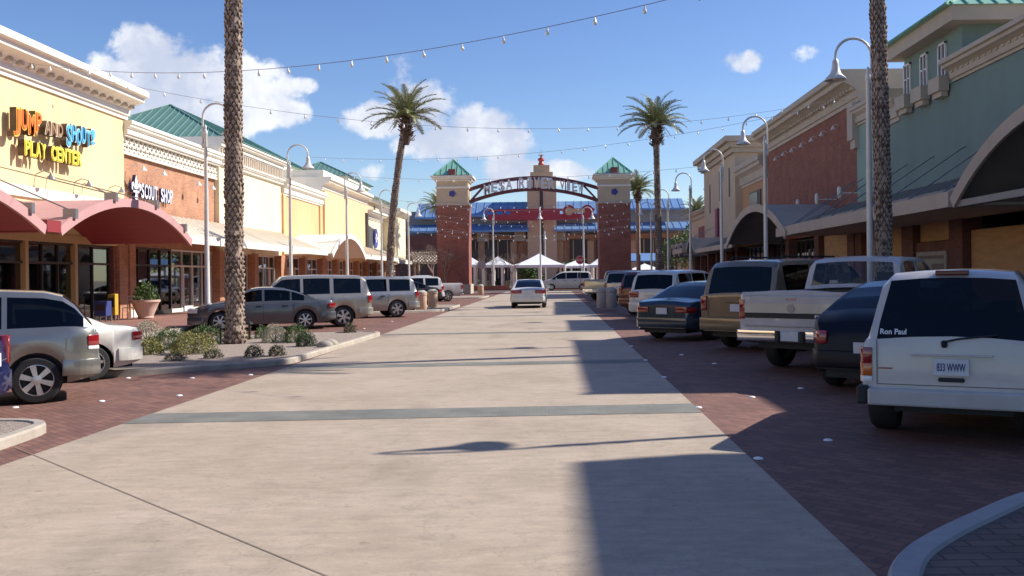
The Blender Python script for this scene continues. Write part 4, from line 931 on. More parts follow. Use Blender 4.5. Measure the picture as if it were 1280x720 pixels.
def put_lamp(x, y, rz, label, s=1, group='curved lamps along the street'):
    global first
    o = lamp0 if first else copy_tree(lamp0); first = False
    o.location = (x,y,.15 if s == 1 else 0); o.rotation_euler = (0,0,rz); o.scale = (s,s,s); mark(o, label, 'street lamp', group); return o
LXr, LXl = 7.9, -11.5
for (y, lb) in ((11.5,'white curved lamp out of view nearest the camera on the right'),(24.0,'white curved lamp beside the near right palm, its bell hanging over the shaded parking'),(35.8,'white curved lamp in front of the dark red brick wall on the right'),(45.2,'white curved lamp in front of the tan tower on the right'),(55.6,'white curved lamp beyond the tan tower, right of the second palm'),(66.5,'white curved lamp close to the second right palm'),(78,'farthest white curved lamp in the right row')):
    put_lamp(LXr, y, math.pi, lb)
for (y, lb) in ((31.8,'white curved lamp in front of the orange brick shop, partly behind the near left palm'),(41.9,'white curved lamp in front of the cream wall, bell against the sky'),(53.3,'white curved lamp in front of the arched white awning on the left'),(64,'white curved lamp by the round blue sign on the left'),(76,'farthest white curved lamp in the left row')):
    put_lamp(LXl, y, 0, lb)
p = at_y(617,355,112); put_lamp(p.x, 112, math.pi, 'tall white curved lamp left of centre behind the arch', 1.3, 'taller lamps beyond the arch')
p = at_y(730,355,112); put_lamp(p.x, 112, 0, 'tall white curved lamp right of centre behind the arch', 1.3, 'taller lamps beyond the arch')
p = at_y(676,355,112); put_lamp(p.x, 112, R(-90), 'tall white lamp in the very centre below the arch, arm towards the camera', 1.3, 'taller lamps beyond the arch')
p = at_y(682,355,128); put_lamp(p.x, 128, R(-90), 'lamp half hidden behind the centre lamp below the arch', 1.0, 'taller lamps beyond the arch')
# string lights
bulb_me = None
def string(p0, p1, sag, label, spacing=.62, br=.033, group='strings of bulbs over the street', skip=1):
    global bulb_me
    p0 = Vector(p0); p1 = Vector(p1); t = thing('string_light', label, 'string lights', tuple(p0), 0, group); n = 40
    def pt(s): return p0.lerp(p1, s)-Vector((0,0,4*sag*s*(1-s)))
    b = MB(); b.tube([pt(i/n) for i in range(n+1)], .007, 4); b.build('cable', M['cable'], t)
    L_ = (p1-p0).length; k = min(95, int(L_/spacing))
    if bulb_me is None:
        b = MB(); b.lathe([(.012,0),(.022,-.02),(.024,-.07),(.045,-.11),(.058,-.15),(.045,-.20),(.01,-.22)], (0,0,0), 8)
        o = b.build('bulb', [M['bulb']], None, smooth=60); bulb_me = o.data; bpy.data.objects.remove(o)
    for i in range(1, k):
        o = bpy.data.objects.new('bulb', bulb_me); COL.objects.link(o); o.parent = t; q = pt(i/k)-p0; o.location = q; o.scale = (br/.045,)*3; o.rotation_euler = (random.uniform(-.15,.15),random.uniform(-.15,.15),0)
    return t
string(at_y(-4,72,31), at_y(1110,-75,15), 1.15, 'string of white bulbs highest across the sky in front of the near left palm', 1.05)
string(at_y(18,74,33), at_x(1074,118,XR-.9), 1.9, 'string of bulbs sagging from the yellow cornice to the red brick cornice', 1.2)
string(at_y(384,196,52), at_x(1062,124,XR-.9), 1.0, 'thin string of bulbs rising to the right brick cornice below the second palm crowns', 1.1)
string(at_y(405,218,58), at_y(905,205,45.2), .5, 'thin faint string of bulbs just above the arch towers', 1.2)
for k, (y, z, sg) in enumerate(((66,6.05,.25),(71,6.35,.45),(76,5.9,.55),(81,5.65,.3),(86,5.2,.5),(60,4.35,.75),(64,4.1,.6))):
    string((LXl+.6,y,z+.9), (LXr-.6,y+random.uniform(-2,2),z+.9), sg+.35, 'string of bulbs %s below the arch' % ['topmost of the rows','second of the rows','third of the rows','fourth of the rows','fifth of the rows','second lowest, sagging','lowest, sagging'][k], .9, .028)
# litter receptacles / bollards
def make_can(m, name, label):
    t = thing(name, label, 'bin', (0,0,0))
    b = MB(); b.lathe([(.24,0),(.26,.03),(.26,.70),(.285,.72),(.285,.78),(.24,.82)], (0,0,0), 20); b.build('body', M[m], t, world=False, smooth=40)
    b = MB(); b.lathe([(.28,.8),(.27,.86),(.13,.95),(.13,.951)], (0,0,0), 20); b.build('lid', M['concrete'], t, world=False, smooth=40)
    return t
M['can_tan'] = mat('can_tan', (.60,.40,.27), .85, var=.12, bump=.3, bscale=40); M['can_grey'] = mat('can_grey', (.42,.38,.35), .85, var=.12, bump=.3, bscale=40)
for (px, py, m, lb, g, s) in ((527,386,'can_tan','tan concrete bin nearer the camera on the second left island','tan concrete bins on the left island',.95),(541,383,'can_tan','tan concrete bin farther along the second left island','tan concrete bins on the left island',.95),
                        (753,384,'can_grey','grey concrete bin on the left of the pair by the white minivan','grey concrete bins on the right island',1.0),(764,384,'can_grey','grey concrete bin on the right of the pair by the white minivan','grey concrete bins on the right island',1.0),
                        (601,368,'can_tan','small tan bin at the foot of the left brick gate tower',None,.9)):
    p = gp(px, py, .15); t = make_can(m, 'litter_bin', lb); t.location = (p.x, p.y, .12); t.scale = (s,s,s)
    if g: t['group'] = g
# signs
def octa_sign(px, py, Y, r_, m, label, text_=None, face=-1):
    p = at_y(px, py, Y); t = thing('stop_sign' if text_ else 'traffic_sign', label, 'sign', (p.x,Y,0))
    b = MB(); b.box(p.x-.03,p.x+.03,Y-.03,Y+.03,0,p.z+r_*.9); b.build('post', M['steel'], t)
    b = MB(); b.prism([(p.x+r_*math.cos(R(22.5+45*k)),Y-.06,p.z+r_*math.sin(R(22.5+45*k))) for k in range(8)], (0,.02,0)); b.build('face', m, t)
    if text_:
        text('lettering', text_, r_*.55, .006, M['white_ink'], Vector((p.x,Y-.068,p.z)), '-y', t, width=r_*1.35, bold=.02)
        b = MB()
        for k in range(8):
            a0_, a1_ = R(22.5+45*k), R(67.5+45*k); b.bar((p.x+r_*.93*math.cos(a0_),Y-.065,p.z+r_*.93*math.sin(a0_)),(p.x+r_*.93*math.cos(a1_),Y-.065,p.z+r_*.93*math.sin(a1_)),.006,r_*.06)
        b.build('border', M['white_ink'], t)
octa_sign(725, 325, 97, .46, mat('stop_red', (.42,.02,.03), .45), 'red octagonal stop sign facing the camera left of the right gate tower', 'STOP')
octa_sign(602, 331, 97, .46, mat('sign_back', (.42,.41,.42), .5, .3), 'grey back of an octagonal sign right of the left gate tower')
# big terracotta pot with a plant
p = Vector((-15.9,37.3,.15)); POT = p
PT = thing('plant_pot', 'large pale terracotta pot with a leafy plant beside the shop door', 'planter', (p.x,p.y,.15))
b = MB(); b.lathe([(.26,0),(.30,.05),(.28,.10),(.40,.38),(.50,.62),(.55,.66),(.55,.74),(.48,.74),(.46,.62)], (p.x,p.y,.15), 24, cap=True); b.build('pot', M['terracotta'], PT, smooth=40)
# newspaper racks near the play centre entrance
def rack(px, py, w_, h_, m, label):
    p = Vector((-16.6, ypx(px,-16.6), .15)); t = thing('newspaper_box', label, 'newspaper box', (p.x,p.y,.15))
    b = MB(); b.box(p.x-w_/2,p.x+w_/2,p.y-w_/2,p.y+w_/2,.35,.15+h_); b.build('box', m, t, bevel=.02)
    b = MB(); b.box(p.x-w_*.35,p.x+w_*.35,p.y-w_/2-.012,p.y-w_/2-.004,.3+h_*.35,.1+h_*.9); b.build('door', M['frame_dark'], t)
    b = MB(); [b.box(p.x+a_,p.x+a_+.04,p.y+c_,p.y+c_+.04,.15,.36) for a_ in (-w_/2,w_/2-.04) for c_ in (-w_/2,w_/2-.04)]; b.build('legs', M['steel'], t)
rack(141, 396, .28, 1.0, mat('rack_yellow', (.55,.36,.05), .5), 'yellow newspaper box beside the brick pier of the play centre')
rack(128, 397, .45, .75, mat('rack_blue', (.04,.06,.20), .5), 'blue newspaper box left of the yellow one')
# folding A-frame chair by the pier
p = Vector((-16.4, 37.1, .15)); CH = thing('cafe_chair', 'white slim metal chair beside the large terracotta pot', 'chair', (p.x,p.y,.15))
b = MB(); b.box(p.x-.22,p.x+.22,p.y-.22,p.y+.22,.58,.61); b.build('seat', M['frame_white'], CH)
for sx_ in (-.2,.2):
    for sy_ in (-.2,.2): b = MB(); b.tube([(p.x+sx_*1.1,p.y+sy_*1.1,.15),(p.x+sx_,p.y+sy_,.6 if sy_ < 0 else 1.05)], .018, 6); b.build('leg', M['frame_white'], CH)
b = MB(); [b.box(p.x-.2,p.x+.2,p.y+.19,p.y+.21,z,z+.05) for z in (.75,.87,1.0)]; b.build('backrest', M['frame_white'], CH)
# short black path lights in the planting bed
for (px, py, lb) in ((276,430,'left of the near palm trunk'),(312,424,'right of the near palm trunk')):
    p = gp(px, py, .12); t = thing('path_light', 'short black path light %s' % lb, 'path light', (p.x,p.y,.12), 0, 'path lights in the planting bed')
    b = MB(); b.tube([(p.x,p.y,.12),(p.x,p.y,.5)], .03, 8); b.build('post', M['black'], t); b = MB(); b.lathe([(.09,.5),(.08,.54),(.02,.58)], (p.x,p.y,0), 12); b.build('cap', M['black'], t)
# ================================================================== VEHICLES
def lerp_prof(P, x):
    if x <= P[0][0]: return P[0][1]
    for (a, za), (b_, zb) in zip(P, P[1:]):
        if x <= b_: return za+(zb-za)*((x-a)/(b_-a) if b_ > a else 1)
    return P[-1][1]
def smoothline(P, x, fn=lerp_prof): return fn(P, x)
def make_wheel(par, x, y, Rw, style, side, tw=.21):
    b = MB(); r = Rw
    b.lathe([(r*.66,-tw/2),(r*.90,-tw/2),(r*.985,-tw*.36),(r,-tw*.15),(r,tw*.15),(r*.985,tw*.36),(r*.90,tw/2),(r*.66,tw/2)], (0,0,0), 28, axis='y', cap=False)
    wh = b.build('wheel', M['rubber'], par, world=False, smooth=40); wh.location = (x, y, Rw)
    s = side; b = MB(); ro = r*.68; f = tw/2*s
    b.lathe([(ro,f*.98),(ro*.93,f*1.02),(ro*.90,f*.55),(ro*.9,-f*.9)], (0,0,0), 28, axis='y', cap=False)
    b.lathe([(ro*.91,f*.30),(.001,f*.32)], (0,0,0), 24, mi=1, axis='y', cap=False)
    ns = style.get('spokes', 5); wd = style.get('w', .07)
    for k in range(ns):
        a = 2*math.pi*k/ns+.3; dx, dz = math.cos(a), math.sin(a); tx, tz = -dz, dx
        w0, w1 = wd*.8, wd*1.15
        ptsf = [(dx*.05+tx*w0/2, dz*.05+tz*w0/2),(dx*ro*.93+tx*w1/2, dz*ro*.93+tz*w1/2),(dx*ro*.93-tx*w1/2, dz*ro*.93-tz*w1/2),(dx*.05-tx*w0/2, dz*.05-tz*w0/2)]
        b.prism([(p_[0], f*.62, p_[1]) for p_ in ptsf], (0, f*.26, 0))
    b.lathe([(.075,f*.5),(.07,f*.98),(.03,f*1.02),(.001,f*1.02)], (0,0,0), 14, axis='y', cap=False)
    rm = b.build('rim', [style.get('mat', M['rim']), M['black']], wh, world=False, smooth=35)
    return wh
def make_car(name, label, cat, sp, pmat, loc, heading, group=None, z=.005, gl='car_glass', plate=None, plate_z=None):
    t = thing(name, label, cat, (loc[0],loc[1],z), heading, group); t.scale = (sp.get('scale',1),)*3
    P, W, belt, tum = sp['prof'], sp['W'], sp['belt'], sp.get('tum', .16)
    xr, xf = P[0][0], P[-1][0]; sill = sp.get('sill', .24); wr_, wf_ = sp['wheels']; Rw = sp['R']; Ra = Rw+sp.get('gap', .055)
    rr, rf = sp.get('round', (.22,.5))
    def wfn(x):
        h = W/2; a = x-xr; c = xf-x
        if a < rr: h -= sp.get('rin', .10)*(1-a/rr)**2
        if c < rf: h -= sp.get('fin', .20)*(1-c/rf)**2
        return h
    def zb_(x): return min(lerp_prof(belt, x), lerp_prof(P, x)-.0)
    def zlow(x):
        z_ = sill
        a = x-xr; c = xf-x
        if a < .5: z_ += .10*(1-a/.5)
        if c < .5: z_ += .05*(1-c/.5)
        for xc in (wr_, wf_):
            d = abs(x-xc)
            if d <= Ra: z_ = max(z_, Rw+math.sqrt(max(0, Ra*Ra-d*d)))
        return z_
    xs = set(round(p[0], 4) for p in P) | set(round(b_[0], 4) for b_ in belt if xr < b_[0] < xf)
    for xc in (wr_, wf_):
        for k in range(0, 13): xs.add(round(xc+Ra*math.cos(math.pi*k/12), 4))
        xs.add(round(xc-Ra-.002, 4)); xs.add(round(xc+Ra+.002, 4))
    for k in (0,.03,.08,.15): xs.add(round(xr+k, 4))
    for k in (0,.04,.12,.25,.4): xs.add(round(xf-k, 4))
    for a, b_ in sp['side']: xs.add(round(a, 4)); xs.add(round(b_, 4))
    for q in sp.get('open', ()): xs.add(round(q, 4))
    xs = sorted(xs); xs = [x for i, x in enumerate(xs) if i == 0 or x-xs[i-1] > .0015]
    def sect(x):
        zt = lerp_prof(P, x); zb = zb_(x); zl = zlow(x); w_ = wfn(x); h = zt-zb; arch = zl > sill+.16
        low = zl+min(.1, (zb-zl)*.3); e = .012 if arch else 0
        pts = [(w_-.055+e*3, zl), (w_-.012+e, low), (w_+e*.5, zl+(zb-zl)*.52), (w_-.008, zl+(zb-zl)*.80), (w_-.028, zb-.035), (w_-.05, zb)]
        y0 = w_-.055
        fl = min(1, h/.25)
        pts += [(y0-.012-tum*h*.08, zb+h*.10), (y0-.015-tum*h*.86-.01*(1-fl), zb+h*.86), (y0-.03-tum*h*.97-.03*fl-.02*(1-fl), zb+h*.965), (y0-tum*h-sp.get('pil',.13), zt+.0), (.0, zt+.028*(1 if h > .3 else 1.3))]
        ym = pts[-2][0]
        pts.insert(-1, (ym*.5, zt+.021*(1 if h > .3 else 1.3)))
        return pts
    S = [sect(x) for x in xs]; n = len(S[0])
    bm_body = MB(); V = {}
    def vt(i, j, s):
        y, z_ = S[i][j]; s_ = 1 if y == 0 else s; k = (i, j, s_)
        return k, (xs[i], y*s_, z_)
    body_v = {}; 
    def gv(store, mb, i, j, s):
        k, co = vt(i, j, s)
        if k not in store: store[k] = mb.bm.verts.new(co)
        return store[k]
    glassb = {}
    def target(i, j):
        xm = (xs[i]+xs[i+1])/2
        if j == 6:
            for gi, (a, b_) in enumerate(sp['side']):
                if a <= xm <= b_: return ('side_window', gi)
        if j >= 9:
            a, b_ = sp['ws']; 
            if a <= xm <= b_: return ('windshield', 0)
            a, b_ = sp['rw']
            if a <= xm <= b_: return ('rear_window', 0)
        if sp.get('open') and j >= 6 and sp['open'][0] <= xm <= sp['open'][1]: return ('none', 0)
        return None
    for i in range(len(xs)-1):
        for s in (1, -1):
            for j in range(n-1):
                tg = target(i, j)
                if tg is None: mb, st = bm_body, body_v
                elif tg[0] == 'none': continue
                else:
                    key = (tg[0], tg[1], s if tg[0] == 'side_window' else 0)
                    if key not in glassb: glassb[key] = (MB(), {})
                    mb, st = glassb[key]
                vs = [gv(st, mb, i, j, s), gv(st, mb, i+1, j, s), gv(st, mb, i+1, j+1, s), gv(st, mb, i, j+1, s)]
                if s < 0: vs = vs[::-1]
                mb.face(vs[::-1])
    for i in (0, len(xs)-1):
        loop = [gv(body_v, bm_body, i, j, 1) for j in range(n)]+[gv(body_v, bm_body, i, j, -1) for j in range(n-2, -1, -1)]
        if sp.get('open') and i == 0: loop = [gv(body_v, bm_body, i, j, 1) for j in range(6)]+[gv(body_v, bm_body, i, j, -1) for j in range(5, -1, -1)]
        bm_body.face(loop)
    body = bm_body.build('body', [pmat], t, world=False, smooth=32)
    for (nm, gi, s), (mb, _) in glassb.items():
        mb.build(nm, M[sp.get('ws_glass', 'car_glass_light')] if nm == 'windshield' else M[gl], t, world=False, smooth=50)
    # dark rubber seals round the side glass
    # underbody, wheel wells
    b = MB(); hw = W/2-.3
    b.box(xr+.12, xf-.15, -hw, hw, sill-.02, min(.62, lerp_prof(belt, 0)-.3))
    for i in range(len(xs)-1):
        for s in (1, -1):
            y0_, z0_ = S[i][0]; y1_, z1_ = S[i+1][0]
            b.poly([(xs[i],y0_*s,z0_),(xs[i+1],y1_*s,z1_),(xs[i+1],hw*s,z1_),(xs[i],hw*s,z0_)])
    b.build('underbody', M['black'], t, world=False, norm=False)
    # cabin: floor, seats
    c0, c1 = sp.get('cabin', (sp['side'][-1][0]-.1, sp['side'][0][1]-.2)); b = MB(); bz = lerp_prof(belt, 0)
    b.box(c0, c1, -W/2+.12, W/2-.12, .45, bz-.16)
    for xq in sp.get('seats', (.15,-.75)):
        for yq in (-.38,.38):
            b.box(xq-.12, xq+.02, yq-.26, yq+.26, bz-.2, bz+.12); b.box(xq-.10, xq, yq-.13, yq+.13, bz+.15, bz+.32)
    b.box(c1-.35, c1+.1, -W/2+.15, W/2-.15, bz-.2, bz-.02)
    b.build('interior', M['seat'], t, world=False)
    # bumpers
    def planprism(nm, end, xl, z0, z1, outw, m, yin=None, side=None, mi=None, inner=.12):
        """strip wrapping an end of the car in plan view; side +1/-1 keeps one corner only, yin wide"""
        b = MB(); pts = []
        sgn = 1 if end == 'r' else -1; xe = xr if end == 'r' else xf
        K = 6
        def corner(s):
            q = []
            for k in range(K+1):
                x = xe+sgn*xl*k/K; q.append((x, s*(wfn(x)+outw)))
            q[0] = (xe-sgn*outw, s*(wfn(xe)+outw*.1)); return q
        if side is None:
            q = corner(1)[::-1]; pts = q+[(x,-y) for x, y in q[::-1]]
            pts += [(xe+sgn*inner*.9 if abs(x-xe) < inner else x, y*.90) for x, y in [(xe+sgn*xl, -(wfn(xe+sgn*xl))), (xe+sgn*inner, -wfn(xe)*.92), (xe+sgn*inner, wfn(xe)*.92), (xe+sgn*xl, wfn(xe+sgn*xl))]]
        else:
            q = corner(side); yi = wfn(xe)-yin
            pts = [(xe-sgn*outw, side*yi)]+q+[(xe+sgn*xl, side*(wfn(xe)-.1)), (xe+sgn*.06, side*yi)]
        b.prism([(x,y,z0) for x, y in pts], (0,0,z1-z0))
        return b.build(nm, m, t, world=False, bevel=sp.get('bb', .012), seg=2, smooth=35)
    bp = sp.get('bumper', {})
    if bp.get('rear', True) is not None:
        rb = bp.get('rear', (.36,.58)) ; rb = (.36,.58) if rb is True else rb
        planprism('bumper', 'r', .5 if bp.get('wrap', True) else .12, rb[0], rb[1], bp.get('out', .03), bp.get('mat', pmat))
    fb = bp.get('front', (.30,.54)); planprism('bumper', 'f', .5, fb[0], fb[1], .03, bp.get('mat', pmat))
    for (z0, z1, yw, xl, m) in sp['tail']:
        for s in (1, -1): planprism('taillight', 'r', xl, z0, z1, .012, M[m], yin=yw, side=s)
    for (z0, z1, yw, xl, m) in sp.get('head', ((.62,.76,.3,.3,'clear_lens'),)):
        for s in (1, -1): planprism('headlight', 'f', xl, z0, z1, .012, M[m], yin=yw, side=s)
    b = MB(); gz = sp.get('grille', (.5,.72)); b.box(xf-.02, xf+.03, -.42, .42, gz[0], gz[1]); b.build('grille', M['black'], t, world=False, bevel=.01)
    # wheels
    for xw in (wr_, wf_):
        for s in (1, -1): make_wheel(t, xw, s*(W/2-.125), Rw, sp.get('rim', {}), s, sp.get('tw', .21))
    # door seams, handles, mirrors
    for s in (1, -1):
        for xd in sp['handles']:
            b = MB(); zz = bz-.12; b.box(xd-.1, xd+.1, s*(wfn(xd)-.02) if s > 0 else s*(wfn(xd)+.025), s*(wfn(xd)+.025) if s > 0 else s*(wfn(xd)-.02), zz-.02, zz+.02); b.build('handle', sp.get('handle_mat', M['black']), t, world=False, bevel=.006)
        b = MB()
        for xd in sp['seams']:
            for k in range(8):
                za = sill+.12+(bz-.05-sill-.12)*k/8; zc = sill+.12+(bz-.05-sill-.12)*(k+1)/8
                def ys(z_):
                    q = sect(xd); 
                    for (ya, z0), (yb, z1) in zip(q, q[1:]):
                        if z0 <= z_ <= z1: return ya+(yb-ya)*(z_-z0)/(z1-z0+1e-9)
                    return q[3][0]
                b.poly([(xd-.005,s*(ys(za)+.003),za),(xd+.005,s*(ys(za)+.003),za),(xd+.005,s*(ys(zc)+.003),zc),(xd-.005,s*(ys(zc)+.003),zc)])
        b.build('door_seam', M['black'], t, world=False)
        xm = sp['mirror']; b = MB(); ym = wfn(xm)-.03
        b.box(xm-.06, xm+.06, min(s*ym, s*(ym+.2)), max(s*ym, s*(ym+.2)), bz+.02, bz+.17); b.build('mirror', sp.get('mirror_mat', pmat), t, world=False, bevel=.025)
    if sp['prof'][1][1] > .9 and 'open' not in sp and sp is not CHEROKEE and xr < -2.2 and xr > -3:
        b = MB(); hw2 = wfn(xr)-.17; zt2 = lerp_prof(belt, xr)-.1
        for y_ in (-hw2, hw2): b.box(xr-.004, xr+.002, y_-.005, y_+.005, .72, zt2)
        b.box(xr-.004, xr+.002, -hw2, hw2, .715, .723); b.build('tailgate_seam', mat('seam_grey', (.12,.12,.12), .7), t, world=False)
        b = MB(); b.box(xr-.02, xr+.002, -.3, .3, zt2-.06, zt2-.03); b.build('tailgate_trim', pmat, t, world=False, bevel=.006)
    # plate
    pz = plate_z or sp.get('plate_z', .82); b = MB(); xo = xr-sp.get('plate_out', .012)
    b.box(xo-.012, xo+.01, -.155, .155, pz-.077, pz+.077); pl = b.build('licence_plate', M['plate'], t, world=False)
    if plate:
        me = text_mesh(plate, .075, .004, width=.25, bold=.01); me.materials.append(M['plate_ink']); me.transform(Matrix.Translation((xo-.015,0,pz)) @ Matrix.Rotation(R(-90),4,'Z') @ Matrix.Rotation(R(90),4,'X'))
        o = bpy.data.objects.new('lettering', me); link(o, pl, False)
    t['_wfn'] = 0; del t['_wfn']
    return t, wfn, sect
# ---- body shapes (x back..front, z of the top line)
SUV = dict(W=1.95, prof=[(-2.45,.62),(-2.42,1.12),(-2.40,1.18),(-2.24,1.72),(-2.12,1.83),(-1.9,1.86),(-.5,1.89),(.55,1.86),(.72,1.82),(1.38,1.24),(1.46,1.20),(2.1,1.13),(2.35,1.02),(2.45,.85)],
    belt=[(-2.45,1.16),(2.45,1.10)], tum=.17, wheels=(-1.42,1.50), R=.38, side=[(.08,1.25),(-.95,-.02),(-2.05,-1.08)], ws=(.72,1.38), rw=(-2.40,-2.24), tail=[(.88,1.16,.12,.14,'red_lens')], handles=(.25,-.75),
    seams=(1.15,.03,-1.02), mirror=1.05, sill=.32, bumper=dict(rear=(.44,.70), front=(.42,.68), out=.06), plate_z=.92, head=((.74,.92,.3,.2,'clear_lens'),), grille=(.72,.94), rim=dict(spokes=6, w=.085), seats=(.2,-.7))
SEDAN = dict(W=1.80, prof=[(-2.38,.60),(-2.35,.86),(-2.26,.95),(-2.05,.99),(-1.72,1.02),(-1.40,1.16),(-1.05,1.31),(-.72,1.395),(-.3,1.43),(.1,1.43),(.38,1.39),(.72,1.23),(1.08,1.03),(1.18,.99),(1.6,.92),(1.98,.82),(2.22,.70),(2.36,.52)],
    belt=[(-2.38,.98),(0,.93),(2.36,.88)], tum=.30, wheels=(-1.38,1.36), R=.325, side=[(.02,1.02),(-.88,-.06),(-1.35,-.94)], ws=(.38,1.08), rw=(-1.72,-.72), tail=[(.72,.88,.36,.22,'red_lens')], handles=(.12,-.72),
    seams=(.98,-.02,-.98), mirror=.72, sill=.22, bumper=dict(rear=(.34,.58), front=(.24,.48), out=.025), plate_z=.74, rim=dict(spokes=7, w=.05), seats=(.0,-.8), round=(.35,.7), rin=.16, fin=.3)
def variant(base, sx=1, sz=1, **k):
    d = dict(base); 
    d['prof'] = [(x*sx,z_*sz) for x, z_ in base['prof']]; d['belt'] = [(x*sx,z_*sz) for x, z_ in base['belt']]
    d['wheels'] = tuple(x*sx for x in base['wheels']); d['side'] = [(a*sx,b_*sx) for a, b_ in base['side']]
    for q in ('ws','rw'): d[q] = tuple(x*sx for x in base[q])
    d['handles'] = tuple(x*sx for x in base['handles']); d['seams'] = tuple(x*sx for x in base['seams']); d['mirror'] = base['mirror']*sx
    d.update(k); return d
CROSS = variant(SUV, .955, .915, W=1.92, prof=[(-2.24,.62),(-2.22,.98),(-2.16,1.12),(-1.92,1.46),(-1.76,1.59),(-1.5,1.655),(-.7,1.70),(.2,1.695),(.55,1.64),(.85,1.50),(1.38,1.14),(1.5,1.09),(2.0,1.0),(2.25,.86),(2.35,.66)],
    belt=[(-2.24,1.12),(-1.5,1.08),(2.35,1.0)], tum=.30, R=.375, wheels=(-1.40,1.42), side=[(.08,1.30),(-.95,-.0),(-2.04,-1.02)], ws=(.55,1.38), rw=(-2.16,-1.76), tail=[(.84,1.0,.10,.14,'red_lens'),(.78,.838,.10,.14,'clear_lens')], sill=.28, rim=dict(spokes=6, w=.075),
    bumper=dict(rear=(.40,.64), front=(.34,.6), out=.03), round=(.4,.6), rin=.17, fin=.28, plate_z=.75)
CHEROKEE = dict(W=1.66, prof=[(-2.12,.55),(-2.10,.90),(-2.09,.985),(-1.91,1.55),(-1.84,1.60),(-1.70,1.625),(-.3,1.635),(.45,1.62),(.60,1.58),(1.02,1.12),(1.10,1.09),(1.9,1.02),(2.02,.96),(2.08,.7)],
    belt=[(-2.12,.98),(2.08,.97)], tum=.24, wheels=(-1.28,1.30), R=.355, side=[(.05,.98),(-.72,-.03),(-1.72,-.80)], ws=(.60,1.02), rw=(-2.09,-1.91), tail=[(.755,.905,.085,.12,'red_lens'),(.63,.753,.085,.12,'amber_lens'),(.57,.628,.085,.12,'clear_lens')], handles=(.15,-.62),
    seams=(.85,.0,-.76), mirror=.75, sill=.30, bumper=dict(rear=None, front=(.42,.6), out=.05, mat=M['black']), plate_z=.735, plate_out=.02, pil=.085, head=((.68,.84,.25,.05,'clear_lens'),), grille=(.62,.86), rim=dict(spokes=5, w=.09), round=(.10,.2), rin=.03, fin=.06, bb=.006, seats=(.15,-.65), tw=.27)
MINIVAN = variant(SUV, 1.03, .955, W=1.97, prof=[(-2.52,.60),(-2.50,.98),(-2.46,1.10),(-2.26,1.60),(-2.14,1.70),(-1.9,1.745),(-.4,1.77),(.4,1.74),(.75,1.64),(1.55,1.12),(1.65,1.06),(2.2,.92),(2.42,.76),(2.5,.58)],
    belt=[(-2.52,1.06),(2.5,.98)], tum=.22, R=.34, side=[(.15,1.45),(-.98,.08),(-2.1,-1.05)], ws=(.75,1.55), rw=(-2.46,-2.26), tail=[(.84,1.04,.34,.20,'red_lens')], sill=.24, bumper=dict(rear=(.36,.66), front=(.3,.55), out=.03), round=(.3,.7), rin=.12, fin=.3, plate_z=.80)
PICKUP = dict(W=1.98, prof=[(-2.70,1.22),(-2.66,1.32),(-.62,1.33),(-.60,1.335),(-.58,1.40),(-.50,1.80),(-.42,1.87),(-.2,1.90),(.55,1.89),(.68,1.85),(1.22,1.34),(1.32,1.30),(2.3,1.22),(2.55,1.14),(2.66,.9)],
    belt=[(-2.70,1.315),(-.6,1.33),(1.3,1.27),(2.66,1.2)], tum=.18, wheels=(-1.55,1.78), R=.385, side=[(.18,1.10),(-.34,.10)], ws=(.68,1.22), rw=(-.58,-.50), tail=[(.88,1.20,.11,.10,'red_lens')], handles=(.28,), seams=(1.15,.12,-.63), mirror=.9,
    sill=.42, open=(-2.62,-.605), bumper=dict(rear=(.52,.70), front=(.5,.72), out=.07, mat=M['chrome'], wrap=False), plate_z=.62, plate_out=.09, head=((.9,1.06,.25,.06,'clear_lens'),), grille=(.8,1.1), rim=dict(spokes=6, w=.08), round=(.06,.3), rin=.02, fin=.1, cabin=(-.45,1.1), seats=(.0,), bb=.008, tw=.25, ws_glass='clear_glass')
def bed(t, sp, pmat, tailgate=True):
    W = sp['W']; x0, x1 = sp['open']; z = 1.29
    b = MB()
    b.box(x0,x1,-W/2+.16,W/2-.16,.80,.84); b.box(x0,x0+.03,-W/2+.13,W/2-.13,.84,z); b.box(x1-.03,x1,-W/2+.13,W/2-.13,.84,z+.03)
    for s in (1,-1): b.box(x0,x1,min(s*(W/2-.16),s*(W/2-.13)),max(s*(W/2-.16),s*(W/2-.13)),.84,z); 
    b.build('bed_liner', M['frame_dark'], t, world=False)
    b = MB()
    for s in (1,-1): b.box(x0-.05,x1,min(s*(W/2-.155),s*(W/2-.052)),max(s*(W/2-.155),s*(W/2-.052)),z+.0,z+.035)
    b.box(x0-.065,x0+.03,-W/2+.12,W/2-.12,z-.05,z+.035)
    b.build('bed_rail', pmat, t, world=False, bevel=.01)
